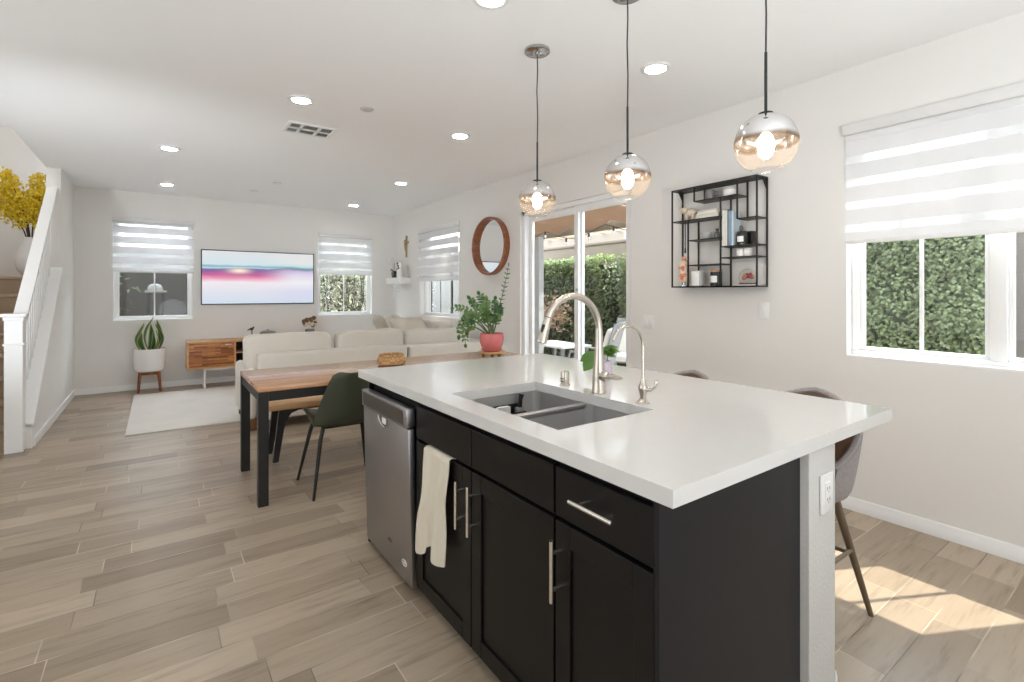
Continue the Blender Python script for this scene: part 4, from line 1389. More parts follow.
# standing books on tier F
zf = 1.680 + e
yy = 2.052
for w, h, m, lab in ((0.026, 0.262, 'book_white', 'tall cream book standing first in the row on the black shelf'), (0.016, 0.256, 'book_white', 'slim white book standing second in the row on the black shelf'),
                     (0.006, 0.26, 'book_black', 'thin charcoal book standing between white and blue books'), (0.026, 0.252, 'book_blue', 'thick dusty blue book standing on the black shelf'),
                     (0.013, 0.248, 'book_pale', 'pale blue book ending the standing row on the black shelf')):
    p = thing('standing_book', lab, 'book', (XM, yy - w / 2, zf), 'books standing on the wall shelf')
    a, b = yy - w, yy - 0.0008
    yy -= w
    build('cover', G().box(FX + 0.004, FX + 0.008, a, b, zf, zf + h, 0.001, 1).box(FX + 0.008, FX + 0.095, a, a + 0.003, zf, zf + h).box(FX + 0.008, FX + 0.095, b - 0.003, b, zf, zf + h), m, p, smooth=0)
    build('pages', G().box(FX + 0.009, FX + 0.092, a + 0.0032, b - 0.0032, zf + 0.004, zf + h - 0.004), 'page', p)


def candle(label, x, y, z, r, h, lid):
    t = thing('jar_candle', label, 'candle', (x, y, z), 'jar candles on the wall shelf')
    build('jar', G().lathe([(0.0005, 0), (r, 0), (r, h), (r - 0.004, h), (r - 0.004, h * 0.75), (0.0005, h * 0.75)], x, y, z, 26), 'wax', t)
    g = G()
    n = 8
    vs = []
    for zz in (z + h * 0.25, z + h * 0.72):
        for i in range(n + 1):
            a = PI + 0.35 - 0.95 + 1.3 * i / n
            vs.append((x + (r + 0.0012) * math.cos(a), y + (r + 0.0012) * math.sin(a), zz))
    g.add(vs, [(i, i + 1, n + 2 + i, n + 1 + i) for i in range(n)])
    build('paper_label', g, 'ceramic', t)
    if lid:
        build('wooden_lid', G().lathe([(0.0005, h + 0.0005), (r + 0.002, h + 0.0005), (r + 0.002, h + 0.014), (0.0005, h + 0.014)], x, y, z, 26), 'oak', t)
    else:
        build('black_lid', G().lathe([(0.0005, h + 0.0005), (r - 0.002, h + 0.0005), (r - 0.002, h + 0.010), (0.0005, h + 0.010)], x, y, z, 26), 'black', t)


candle('black jar candle with white paper label beside the standing books', XM - 0.02, 1.918, zf, 0.036, 0.085, False)
t = thing('glass_tumbler', 'clear tumbler with grey stone ball beside the books', 'glass', (XM + 0.043, 1.975, zf))
build('tumbler', G().open_lathe([(0.022, 0.001), (0.025, 0.1)], cx=XM + 0.043, cy=1.975, cz=zf, seg=24), 'clear', t)
build('stone_ball', G().ell((XM + 0.043, 1.975, zf + 0.125), 0.026, 16, 10), 'grey', t)
t = thing('black_box', 'upright black box behind the jar candle on the shelf', 'box', (XM + 0.045, 1.886, zf))
build('box_body', G().box(XM + 0.02, XM + 0.07, 1.868, 1.905, zf, zf + 0.085, 0.002), 'black', t)
build('box_lid', G().box(XM + 0.018, XM + 0.072, 1.866, 1.907, zf + 0.0855, zf + 0.10, 0.002), 'black', t)
zg = 1.598 + e
for k, (y, lab) in enumerate(((1.925, 'white ceramic cube jar on the narrow tier under the candle'), (1.875, 'smaller white ceramic cube beside its twin on the narrow tier'))):
    w = 0.024 - k * 0.004
    p = thing('cube_jar', lab, 'jar', (XM - 0.02, y, zg), 'white jars on the wall shelf')
    build('jar_body', G().box(XM - 0.02 - w, XM - 0.02 + w, y - w, y + w, zg, zg + 0.045, 0.004), 'ceramic', p)
    build('jar_lid', G().box(XM - 0.02 - w, XM - 0.02 + w, y - w, y + w, zg + 0.0455, zg + 0.056, 0.003), 'ceramic', p)
# bottom tier
z0 = Z0 + 0.0045
t = thing('painted_vase', 'tall cream vase with orange flower print on the shelf bottom', 'vase', (XM - 0.02, 2.40, z0))
build('vase_foot', G().lathe([(0.0005, 0), (0.035, 0), (0.035, 0.008), (0.012, 0.014), (0.012, 0.03), (0.0005, 0.032)], XM - 0.02, 2.40, z0, 20), 'silver', t)
build('vase_body', G().lathe([(0.0005, 0.033), (0.034, 0.033), (0.040, 0.05), (0.040, 0.17), (0.03, 0.20), (0.014, 0.215), (0.014, 0.235), (0.0005, 0.236)], XM - 0.02, 2.40, z0, 24), 'floralprint', t)
t = thing('wall_hook', 'slim black tassel hanging above the painted vase on the shelf', 'hanging ornament', (FX + 0.075, 2.40, 1.66))
build('cord', G().tube([(FX + 0.075, 2.41, 1.90), (FX + 0.075, 2.41, 1.70)], 0.0035, 6), 'black', t)
build('tassel', G().tube([(FX + 0.075, 2.41, 1.70), (FX + 0.075, 2.41, 1.66)], [0.005, 0.008], 8), 'black', t)
t = thing('letter_block', 'white square block ornament on the bottom tier of the black shelf', 'ornament', (XM - 0.01, 2.285, z0))
build('block', G().box(XM - 0.045, XM + 0.025, 2.25, 2.318, z0, z0 + 0.118, 0.003), 'ceramic', t)
build('block_base', G().box(XM - 0.048, XM + 0.028, 2.246, 2.322, z0 - 0.0002, z0 + 0.008, 0.002), 'lightgrey', t)
candle('black jar candle with wooden lid on the bottom tier of the black shelf', XM - 0.015, 2.125, z0, 0.042, 0.105, True)
t = thing('tray', 'thin white tray under the glass dome on the shelf', 'tray', (XM, 1.885, z0))
build('tray_plate', G().box(FX + 0.012, BX - 0.012, 1.805, 1.968, z0, z0 + 0.006, 0.002), 'ceramic', t)
build('tray_rim', G().box(FX + 0.008, FX + 0.014, 1.80, 1.973, z0, z0 + 0.0072, 0.002).box(BX - 0.014, BX - 0.008, 1.80, 1.973, z0, z0 + 0.0072, 0.002)
      .box(FX + 0.014, BX - 0.014, 1.80, 1.806, z0, z0 + 0.0072, 0.002).box(FX + 0.014, BX - 0.014, 1.967, 1.973, z0, z0 + 0.0072, 0.002), 'ceramic', t)
zt = z0 + 0.0078
t = thing('rose_dome', 'small glass dome with red roses on the white tray', 'ornament', (XM, 1.888, zt))
build('dome_base', G().lathe([(0.0005, 0), (0.058, 0), (0.058, 0.012), (0.0005, 0.012)], XM, 1.888, zt, 28), 'walnut', t)
build('dome', G().open_lathe([(0.054, 0.013)] + [(0.062 * math.cos(a), 0.052 + 0.062 * math.sin(a)) for a in [-0.4 + (PI / 2 + 0.39) * i / 14 for i in range(15)]], cx=XM, cy=1.888, cz=zt, seg=32), 'clear', t, smooth=180)
rnd = random.Random(4)
g, g2 = G(), G()
for k in range(9):
    d = Vector((rnd.gauss(0, 1), rnd.gauss(0, 1), rnd.random() * 1.4)).normalized() * 0.034
    (g if k % 3 else g2).ell((XM + d.x, 1.888 + d.y, zt + 0.038 + d.z), 0.0165, 8, 6)
build('roses', g, 'red', t)
build('golden_filling', g2, 'orange', t)

# ------------------------------------------------------------------ dining corner
tx0, tx1, ty0, ty1, tz = 0.515, 2.86, 3.43, 4.265, 0.75
t = thing('dining_table', 'long dining table with warm wooden top and black steel frame', 'table', (1.69, 3.85, 0))
build('tabletop', G().box(tx0, tx1, ty0, ty1, tz - 0.03, tz, 0.003), 'tabletop', t)
g = G()
for y in (ty0 + 0.01, ty1 - 0.03):
    g.box(tx0 + 0.062, tx1 - 0.062, y, y + 0.02, tz - 0.092, tz - 0.031)
for x in (tx0 + 0.006, tx1 - 0.026):
    g.box(x, x + 0.02, ty0 + 0.066, ty1 - 0.066, tz - 0.092, tz - 0.031)
build('apron', g, 'black', t, smooth=0)
for x in (tx0, tx1 - 0.06):
    for y in (ty0 + 0.005, ty1 - 0.065):
        build('leg', G().box(x, x + 0.06, y, y + 0.06, 0, tz - 0.0305, 0.002, 1), 'black', t)

t = thing('dining_bench', 'light wooden bench with angled black legs along the dining table', 'bench', (1.65, 4.40, 0))
build('bench_seat', G().box(0.71, 2.60, 4.24, 4.60, 0.415, 0.455, 0.003), 'benchtop', t)
build('seat_rail', G().box(0.84, 2.47, 4.30, 4.54, 0.388, 0.4145, 0.003), 'walnut', t)
for sgn, xe in ((-1, 0.80), (1, 2.51)):
    for y in (4.29, 4.55):
        q = [(xe - sgn * 0.19, 0.414), (xe + sgn * 0.01, 0.414), (xe + sgn * 0.055, 0.0), (xe + sgn * 0.015, 0.0), (xe - sgn * 0.035, 0.31), (xe - sgn * 0.08, 0.375)]
        build('leg', G().prism(q if sgn < 0 else q[::-1], y - 0.018, y + 0.018, 'y'), 'black', t, smooth=0)

# green shell chair
cxx, cyy = 1.07, 3.565
t = thing('dining_chair', 'dark green leather shell chair pushed up to the dining table', 'chair', (cxx, cyy, 0))


def shell(u, v):
    a = u * 2 - 1
    keys = [(0.0, 0.235, 0.462, 0.175), (0.10, 0.215, 0.470, 0.215), (0.30, 0.06, 0.452, 0.238), (0.48, -0.10, 0.440, 0.236), (0.58, -0.175, 0.455, 0.228),
            (0.66, -0.215, 0.51, 0.222), (0.78, -0.237, 0.62, 0.192), (0.92, -0.264, 0.755, 0.150), (0.975, -0.272, 0.797, 0.128), (1.0, -0.274, 0.812, 0.088)]
    for (v0, *A), (v1, *B) in zip(keys, keys[1:]):
        if v <= v1 + 1e-9:
            q = (v - v0) / (v1 - v0)
            y, z, w = (A[i] + (B[i] - A[i]) * q for i in range(3))
            break
    back = max(0.0, min(1.0, (v - 0.5) / 0.15))
    seatw = 1 - back
    mid = math.exp(-((v - 0.32) / 0.22) ** 2)
    return (cxx + a * w, cyy + y + 0.055 * a * a * back * (1.25 - 0.6 * max(0, (v - 0.7) / 0.3)), z + (0.075 * abs(a) ** 2.5 * mid + 0.012 * a * a) * seatw)


build('shell', G().sheet(shell, 20, 40, 0.022), 'greenleather', t, smooth=60)
build('under_frame', G().box(cxx - 0.13, cxx + 0.13, cyy - 0.07, cyy - 0.05, 0.412, 0.425).box(cxx - 0.13, cxx + 0.13, cyy + 0.05, cyy + 0.07, 0.412, 0.425)
      .box(cxx - 0.01, cxx + 0.01, cyy - 0.05, cyy + 0.05, 0.412, 0.423), 'black', t, smooth=0)
for sx_ in (-1, 1):
    for fy, tyy in ((-0.222, -0.155), (0.225, 0.13)):
        build('leg', G().tube([(cxx + sx_ * 0.248, cyy + fy, 0.0), (cxx + sx_ * 0.185, cyy + tyy * 0.95, 0.37), (cxx + sx_ * 0.160, cyy + tyy * 0.80, 0.452)], [0.009, 0.014, 0.013], 10), 'black', t)

# things on the dining table
bx, by = 1.575, 3.905
t = thing('woven_basket', 'round woven seagrass basket on the dining table', 'basket', (bx, by, tz))
build('basket_bowl', G().lathe([(0.0005, 0), (0.085, 0), (0.112, 0.012), (0.118, 0.035), (0.112, 0.06), (0.098, 0.074), (0.09, 0.07), (0.09, 0.012), (0.0005, 0.01)], bx, by, tz, 40), 'wicker', t)
build('basket_rim', G().tube([(bx + 0.095 * math.cos(a), by + 0.095 * math.sin(a), tz + 0.082) for a in [2 * PI * i / 40 for i in range(40)]], 0.0085, 8, closed=True), 'wicker', t)

zx, zy = 2.625, 4.0
t = thing('wooden_trivet', 'low round wooden plant riser on the dining table end', 'trivet', (zx, zy, tz))
build('trivet_disc', G().lathe([(0.0005, 0.014), (0.13, 0.014), (0.132, 0.018), (0.132, 0.028), (0.13, 0.032), (0.0005, 0.032)], zx, zy, tz, 36), 'benchtop', t)
for k in range(3):
    a = 2 * PI * k / 3
    build('foot', G().lathe([(0.0005, 0), (0.016, 0), (0.016, 0.0138), (0.0005, 0.0138)], zx + 0.09 * math.cos(a), zy + 0.09 * math.sin(a), tz, 14), 'walnut', t)
zp = tz + 0.0325
t = thing('potted_plant', 'glossy green houseplant in a pink glazed pot on the table end', 'plant', (zx, zy, zp))
build('saucer', G().lathe([(0.0005, 0), (0.075, 0), (0.10, 0.012), (0.104, 0.022), (0.098, 0.022), (0.08, 0.012), (0.0005, 0.010)], zx, zy, zp, 36), 'pink', t)
build('pot', G().lathe([(0.0005, 0.0125), (0.07, 0.0125), (0.098, 0.04), (0.116, 0.09), (0.117, 0.14), (0.110, 0.165), (0.112, 0.172), (0.104, 0.172), (0.102, 0.155), (0.0005, 0.15)], zx, zy, zp, 40), 'pink', t)
build('soil', G().lathe([(0.0005, 0.156), (0.101, 0.152), (0.101, 0.1505), (0.0005, 0.1505)], zx, zy, zp, 30), 'soil', t)
# viewed from the kitchen: image-left is (-0.81, 0.58), so sprays fall toward the sofa side
RT = Vector((0.813, -0.582, 0))
TO = Vector((0.582, 0.813, 0))
rnd = random.Random(21)


def spray(tip, bend, r0, nl, ll, lw, mname, edge=False):
    """one arching stem with paired leaflets"""
    p0 = Vector((zx, zy, zp + 0.15)) + RT * rnd.uniform(-0.04, 0.04) + TO * rnd.uniform(-0.04, 0.04)
    p3 = Vector((zx, zy, zp + 0.15)) + RT * tip[0] + TO * tip[2] + Vector((0, 0, tip[1]))
    m_ = p0.lerp(p3, 0.5) + RT * bend[0] + Vector((0, 0, bend[1]))
    f = lambda q: (1 - q) ** 2 * p0 + 2 * q * (1 - q) * m_ + q * q * p3
    st = build('stem', G().tube([f(i / 12) for i in range(13)], [r0 * (1 - 0.7 * i / 12) for i in range(13)], 7), 'stem', t)
    g, gq = G(), G()
    for k in range(nl):
        q = 0.28 + 0.72 * (k // 2 * 2 + 0.5) / nl
        c = f(q)
        tg = (f(min(1, q + 0.03)) - f(max(0, q - 0.03))).normalized()
        sd = tg.cross(TO).normalized() * (1 if k % 2 else -1)
        d = tg * 0.55 + sd * 0.8 + TO * rnd.uniform(-0.35, 0.25)
        (g if rnd.random() < 0.6 else gq).leaf(c, d, -TO + Vector((rnd.gauss(0, 0.5), rnd.gauss(0, 0.5), 0.6 + rnd.gauss(0, 0.4))), 0.74 * ll * rnd.uniform(0.75, 1.15) * (1 - 0.25 * q), 0.80 * lw * rnd.uniform(0.85, 1.15), 0.16, 0.12)
    g.leaf(f(1), f(1) - f(0.95), -TO, ll * 0.7, lw * 0.8)
    build('leaves', g, mname, st, smooth=60)
    build('paler_leaves', gq, 'leaf3', st, smooth=60)


spray((-0.30, 0.02, -0.10), (-0.10, 0.30), 0.008, 20, 0.085, 0.045, 'leaf')
spray((-0.25, 0.16, -0.05), (-0.10, 0.22), 0.008, 18, 0.085, 0.046, 'leaf2')
spray((-0.36, 0.26, 0.05), (-0.02, 0.16), 0.007, 14, 0.08, 0.040, 'leaf2')
spray((-0.20, 0.34, 0.0), (-0.02, 0.06), 0.009, 18, 0.088, 0.046, 'leaf')
spray((-0.12, 0.38, 0.08), (0.0, 0.04), 0.009, 18, 0.088, 0.046, 'leaf')
spray((-0.05, 0.33, -0.06), (-0.02, 0.06), 0.009, 16, 0.088, 0.045, 'leaf2')
spray((0.03, 0.33, 0.06), (0.0, 0.04), 0.009, 16, 0.085, 0.043, 'leaf')
spray((0.08, 0.26, -0.06), (0.02, 0.06), 0.008, 14, 0.085, 0.042, 'leaf')
spray((0.16, 0.66, 0.0), (0.04, -0.03), 0.007, 24, 0.065, 0.016, 'leaf')
spray((-0.26, -0.08, 0.06), (-0.14, 0.24), 0.008, 16, 0.08, 0.043, 'leaf2')

# ------------------------------------------------------------------ kitchen island
IX0, IX1, IY0, IY1, CT = 0.914, 2.217, 0.674, 2.747, 0.914
CB = CT - 0.041
hx0, hx1, hy0, hy1 = 1.022, 1.488, 1.178, 1.878
FXD, CF = 0.930, 0.950      # door faces, carcass front
t = None
g = G()
xs, ys = [IX0, hx0, hx1, IX1], [IY0, hy0, hy1, IY1]
bmq = bmesh.new()
vt = [[[bmq.verts.new((x, y, z)) for z in (CB, CT)] for y in ys] for x in xs]
for i in range(3):
    for j in range(3):
        if (i, j) == (1, 1):
            continue
        for z in (0, 1):
            q = [vt[i][j][z], vt[i + 1][j][z], vt[i + 1][j + 1][z], vt[i][j + 1][z]]
            bmq.faces.new(q if z else q[::-1])


def side(pts):
    for a, b in zip(pts, pts[1:] + pts[:1]):
        bmq.faces.new([a[0], b[0], b[1], a[1]])


side([vt[0][0], vt[1][0], vt[2][0], vt[3][0], vt[3][1], vt[3][2], vt[3][3], vt[2][3], vt[1][3], vt[0][3], vt[0][2], vt[0][1]])
side([vt[1][1], vt[1][2], vt[2][2], vt[2][1]])
ed = [e_ for e_ in bmq.edges if len(e_.link_faces) == 2 and e_.calc_face_angle(0) > 0.5]
bmesh.ops.bevel(bmq, geom=ed, offset=0.004, segments=2, affect='EDGES')
bmq.verts.index_update()
g.add([v.co.copy() for v in bmq.verts], [[v.index for v in f.verts] for f in bmq.faces])
bmq.free()
build('countertop', g, 'quartz', label='white quartz island countertop with a cut-out for the sink', cat='countertop')

CY0, SC0, SC1, DW0, DW1 = 0.725, 1.090, 2.025, 2.032, 2.618
CXB = 1.612


def shaker(y0, y1, z0, z1, mt='espresso', x=FXD, th=0.019, rail=0.062):
    g = G()
    g.box(x, x + th, y0, y0 + rail, z0, z1, 0.0015, 1).box(x, x + th, y1 - rail, y1, z0, z1, 0.0015, 1)
    g.box(x, x + th, y0 + rail, y1 - rail, z0, z0 + rail, 0.0015, 1).box(x, x + th, y0 + rail, y1 - rail, z1 - rail, z1, 0.0015, 1)
    g.box(x + 0.008, x + th - 0.002, y0 + rail - 0.004, y1 - rail + 0.004, z0 + rail - 0.004, z1 - rail + 0.004)
    return g


def pull_v(y, za, zb, par):
    build('bar_pull', G().tube([(FXD - 0.034, y, za), (FXD - 0.034, y, zb)], 0.0062, 12).tube([(FXD - 0.034, y, za + 0.035), (FXD + 0.001, y, za + 0.035)], 0.0056, 10)
          .tube([(FXD - 0.034, y, zb - 0.035), (FXD + 0.001, y, zb - 0.035)], 0.0056, 10), 'pull', par)


DZ0, DZ1, DR0, DR1 = 0.05, 0.694, 0.708, 0.848
t = thing('drawer_cabinet', 'espresso base cabinet with one drawer at the island end', 'cabinet', (1.28, 0.90, 0))
build('end_panel', G().box(CF - 0.018, CXB, CY0, CY0 + 0.016, 0.0, CB - 0.001, 0.0015, 1), 'espresso_sheen', t)
build('cabinet_case', G().box(CF, CF + 0.018, CY0 + 0.0165, CY0 + 0.05, 0.07, CB - 0.001).box(CF, CXB, SC0 - 0.019, SC0 - 0.002, 0.07, CB - 0.001).box(CF, CXB, CY0 + 0.0165, SC0 - 0.02, 0.07, 0.088)
      .box(CF, CF + 0.018, CY0 + 0.05, SC0 - 0.02, CB - 0.03, CB - 0.001).box(CF, CF + 0.018, CY0 + 0.05, SC0 - 0.02, 0.690, 0.712).box(CXB - 0.012, CXB, CY0 + 0.0165, SC0 - 0.02, 0.088, CB - 0.001), 'espresso', t, smooth=0)
build('toe_kick', G().box(CF + 0.05, CF + 0.065, CY0 + 0.017, SC0 - 0.002, 0, 0.0695), 'toe', t)
d = build('drawer', G().box(FXD, FXD + 0.019, CY0 + 0.012, SC0 - 0.005, DR0, DR1, 0.002, 1), 'espresso', t)
build('bar_pull', G().tube([(FXD - 0.034, 0.835, 0.785), (FXD - 0.034, 0.990, 0.785)], 0.0062, 12).tube([(FXD - 0.034, 0.865, 0.785), (FXD + 0.001, 0.865, 0.785)], 0.0056, 10)
      .tube([(FXD - 0.034, 0.96, 0.785), (FXD + 0.001, 0.96, 0.785)], 0.0056, 10), 'pull', d)
d = build('door', shaker(CY0 + 0.012, SC0 - 0.005, DZ0, DZ1), 'espresso', t)
pull_v(1.062, 0.478, 0.650, d)

t = thing('sink_cabinet', 'espresso sink base cabinet with two shaker doors and false drawer fronts', 'cabinet', (1.28, 1.56, 0))
build('cabinet_case', G().box(CF, CXB, SC0, SC0 + 0.017, 0.07, CB - 0.001).box(CF, CXB, SC1 - 0.017, SC1, 0.07, CB - 0.001).box(CF, CXB, SC0 + 0.018, SC1 - 0.018, 0.07, 0.088)
      .box(CF, CF + 0.018, SC0 + 0.018, SC1 - 0.018, CB - 0.03, CB - 0.001).box(CF, CF + 0.018, SC0 + 0.018, SC1 - 0.018, 0.690, 0.712).box(CF, CF + 0.018, 1.535, 1.57, 0.088, 0.69)
      .box(CXB - 0.012, CXB, SC0 + 0.018, SC1 - 0.018, 0.088, CB - 0.001), 'espresso', t, smooth=0)
build('toe_kick', G().box(CF + 0.05, CF + 0.065, SC0, SC1, 0, 0.0695), 'toe', t)
SM = 1.552
for a, b in ((SC0 + 0.003, SM - 0.003), (SM + 0.003, SC1 - 0.005)):
    build('false_drawer_front', G().box(FXD, FXD + 0.019, a, b, DR0, DR1, 0.002, 1), 'espresso', t)
d1 = build('door', shaker(SC0 + 0.003, SM - 0.003, DZ0, DZ1), 'espresso', t)
pull_v(1.522, 0.478, 0.655, d1)
d2 = build('door', shaker(SM + 0.003, SC1 - 0.005, DZ0, DZ1), 'espresso', t)
pull_v(1.608, 0.474, 0.648, d2)

# dishwasher, its door standing a finger's width open at the top
t = thing('dishwasher', 'stainless steel dishwasher with its door slightly ajar', 'dishwasher', (1.24, 2.33, 0))
build('tub_case', G().box(0.955, CXB - 0.02, DW0 + 0.006, DW1 - 0.006, 0.10, 0.845, 0.004, 1), 'toe', t)
build('toe_kick', G().box(CF + 0.055, CF + 0.07, DW0 + 0.006, DW1 - 0.006, 0, 0.098), 'toe', t)
tilt = T((0.935, 0, 0.035), ry=-0.027) @ Matrix.Translation((-0.935, 0, -0.035))
dr = build('door', G().box(0.917, 0.947, DW0 + 0.004, DW1 - 0.002, 0.033, 0.742, 0.004, 2, tilt), 'steel', t)
build('control_panel', G().box(0.909, 0.952, DW0 + 0.004, DW1 - 0.002, 0.747, 0.832, 0.005, 2, tilt), 'steel', dr)
build('control_strip', G().box(0.9082, 0.9092, DW0 + 0.035, DW1 - 0.03, 0.757, 0.822, 0, 1, tilt), 'panelgrey', dr)
pk = [(0.9165, 2.325 + 0.07 * math.cos(a), 0.738 - 0.045 * math.sin(a)) for a in [PI * i / 16 for i in range(17)]]
build('pocket_handle', G().prism([(p[1], p[2]) for p in pk], 0.9162, 0.9172, 'x'), 'panelgrey', dr)
build('handle_lip', G().tube(pk, 0.0045, 8), 'silver', dr)
build('white_patch', G().box(0.9150, 0.9158, 2.295, 2.345, 0.708, 0.736), 'ceramic', dr)  # small white patch inside the pocket handle
bd = [(0.9166, 2.285 + 0.022 * math.cos(a), 0.155 + 0.009 * math.sin(a)) for a in [2 * PI * i / 24 for i in range(24)]]
build('brand_badge', G().tube(bd, 0.0016, 6, closed=True).box(0.9163, 0.9170, 2.272, 2.278, 0.149, 0.161).box(0.9163, 0.9170, 2.283, 2.289, 0.149, 0.161).box(0.9163, 0.9170, 2.293, 2.299, 0.149, 0.161), 'panelgrey', dr)
bd = [(0.9166, 2.115 + 0.026 * math.cos(a), 0.118 + 0.013 * math.sin(a)) for a in [2 * PI * i / 24 for i in range(24)]]
build('white_badge', G().tube(bd, 0.0018, 6, closed=True).box(0.9163, 0.9170, 2.100, 2.130, 0.115, 0.121), 'white', dr)
for nm in ('pocket_handle', 'handle_lip', 'white_patch', 'brand_badge', 'white_badge'):
    for c in dr.children:
        if c.name.split('.')[0] == nm:
            off = OFF[c.name]
            for v in c.data.vertices:
                v.co = tilt @ (v.co + off) - off
build('far_panel', G().box(CF - 0.018, CXB, DW1 + 0.003, DW1 + 0.021, 0, CB - 0.001), 'espresso', t)

# low wall carrying the overhang
PW0, PW1 = 1.6155, 1.80
struct('wall_island', G().box(PW0, PW1, 0.700, 2.70, 0, CB - 0.001, 0.006, 2), 'drywall')
struct('baseboard_island', G().prism([(PW1, 0), (PW1 + 0.014, 0), (PW1 + 0.014, 0.085), (PW1 + 0.004, 0.11), (PW1, 0.11)], 0.70, 2.70, 'y'), 'trim')
t = thing('power_outlet', 'white power outlet on the end of the low island wall', 'outlet', (1.725, 0.70, 0.655))
ox = 1.722
build('cover_plate', G().box(ox - 0.042, ox + 0.042, 0.692, 0.6998, 0.650, 0.773, 0.004), 'white', t)
rc = build('receptacle', G().box(ox - 0.019, ox + 0.019, 0.6895, 0.6925, 0.676, 0.747, 0.002), 'white', t)
g = G()
for z in (0.694, 0.728):
    g.box(ox - 0.009, ox - 0.006, 0.689, 0.6898, z - 0.005, z + 0.005).box(ox + 0.006, ox + 0.009, 0.689, 0.6898, z - 0.005, z + 0.005).box(ox - 0.002, ox + 0.002, 0.689, 0.6898, z - 0.012, z - 0.008)
build('slots', g, 'vent', rc, smooth=0)

# sink
t = thing('kitchen_sink', 'undermounted stainless double-bowl sink', 'sink', (1.255, 1.53, 0.66))


def bowl(y0, y1, depth=0.215, x0=hx0 - 0.004, x1=hx1 + 0.004):
    top = CB - 0.002
    g = G()
    rr = 0.035

    def ring(x0, x1, y0, y1, z, r, n=6):
        out = []
        for cx_, cy_, a0 in ((x1 - r, y1 - r, 0), (x0 + r, y1 - r, PI / 2), (x0 + r, y0 + r, PI), (x1 - r, y0 + r, 1.5 * PI)):
            out += [(cx_ + r * math.cos(a0 + PI / 2 * i / n), cy_ + r * math.sin(a0 + PI / 2 * i / n), z) for i in range(n + 1)]
        return out
    rings = [ring(x0 - 0.012, x1 + 0.012, y0 - 0.0, y1 + 0.0, top, 0.02), ring(x0, x1, y0 + 0.008, y1 - 0.008, top, rr), ring(x0 + 0.004, x1 - 0.004, y0 + 0.012, y1 - 0.012, top - depth + 0.03, rr),
             ring(x0 + 0.012, x1 - 0.012, y0 + 0.02, y1 - 0.02, top - depth + 0.006, rr), ring(x0 + 0.04, x1 - 0.04, y0 + 0.05, y1 - 0.05, top - depth, rr * 0.6),
             ring(x0 + 0.10, x1 - 0.10, y0 + 0.10, y1 - 0.10, top - depth - 0.003, 0.02),
             ring(x0 + 0.04, x1 - 0.04, y0 + 0.05, y1 - 0.05, top - depth - 0.004, rr * 0.6), ring(x0 + 0.004, x1 - 0.004, y0 + 0.008, y1 - 0.008, top - depth + 0.002, rr),
             ring(x0 - 0.004, x1 + 0.004, y0 + 0.004, y1 - 0.004, top - 0.004, rr), ring(x0 - 0.012, x1 + 0.012, y0, y1, top - 0.004, 0.02)]
    n = len(rings[0])
    vs = [p for r_ in rings[:6] for p in r_]
    fs = [(i * n + k, i * n + (k + 1) % n, (i + 1) * n + (k + 1) % n, (i + 1) * n + k) for i in range(5) for k in range(n)]
    fs.append(tuple(5 * n + k for k in range(n)))
    g.add(vs, fs)
    vs = [p for r_ in rings[6:] for p in r_] + list(rings[0])
    fs = [(i * n + k, i * n + (k + 1) % n, (i + 1) * n + (k + 1) % n, (i + 1) * n + k) for i in range(4) for k in range(n)]
    fs.append(tuple(range(n)))
    g.add(vs, fs)
    return g


DV = 1.535
for a, b in ((hy0 - 0.006, DV - 0.002), (DV + 0.002, hy1 + 0.006)):
    bo = build('bowl', bowl(a, b), 'sinksteel', t, smooth=50)
    build('drain', G().lathe([(0.0005, 0.001), (0.02, 0.001), (0.028, 0.004), (0.042, 0.004), (0.045, 0.0015), (0.0005, 0.0012)], 1.27, (a + b) / 2, CB - 0.002 - 0.2178, 28), 'silver', bo)
build('divider', G().box(hx0 + 0.008, hx1 - 0.008, DV - 0.014, DV + 0.014, CB - 0.020, CB + 0.004, 0.006, 3), 'steel', t)

t = thing('sponge_caddy', 'black sponge holder with brush on the wall of the far sink bowl', 'sponge holder', (1.31, 1.85, 0.77))
build('holder', G().box(1.225, 1.395, 1.834, 1.8665, 0.772, 0.780, 0.003).box(1.225, 1.395, 1.834, 1.838, 0.7805, 0.795, 0.0015).box(1.225, 1.229, 1.8385, 1.8665, 0.7805, 0.795, 0.0015)
      .box(1.391, 1.395, 1.8385, 1.8665, 0.7805, 0.795, 0.0015).box(1.225, 1.395, 1.8625, 1.8665, 0.7805, 0.83, 0.0015), 'blackpl', t)
build('brush_handle', G().tube([(1.37, 1.85, 0.815), (1.372, 1.848, 0.85), (1.378, 1.846, 0.874)], [0.012, 0.010, 0.013], 10), 'blackpl', t)
build('brush_head', G().box(1.345, 1.389, 1.840, 1.861, 0.781, 0.815, 0.006, 3), 'grey', t)
t = thing('white_sponge', 'white sponge resting in the black sponge holder', 'sponge', (1.275, 1.85, 0.781))
build('sponge', G().cushion((1.275, 1.8505, 0.805), (0.075, 0.020, 0.046), 0.35, wr=0.02, seed=9), 'pillow2', t, smooth=60)
build('scour_pad', G().box(1.24, 1.31, 1.8390, 1.8405, 0.784, 0.826, 0.0005, 1), 'lightgrey', t)

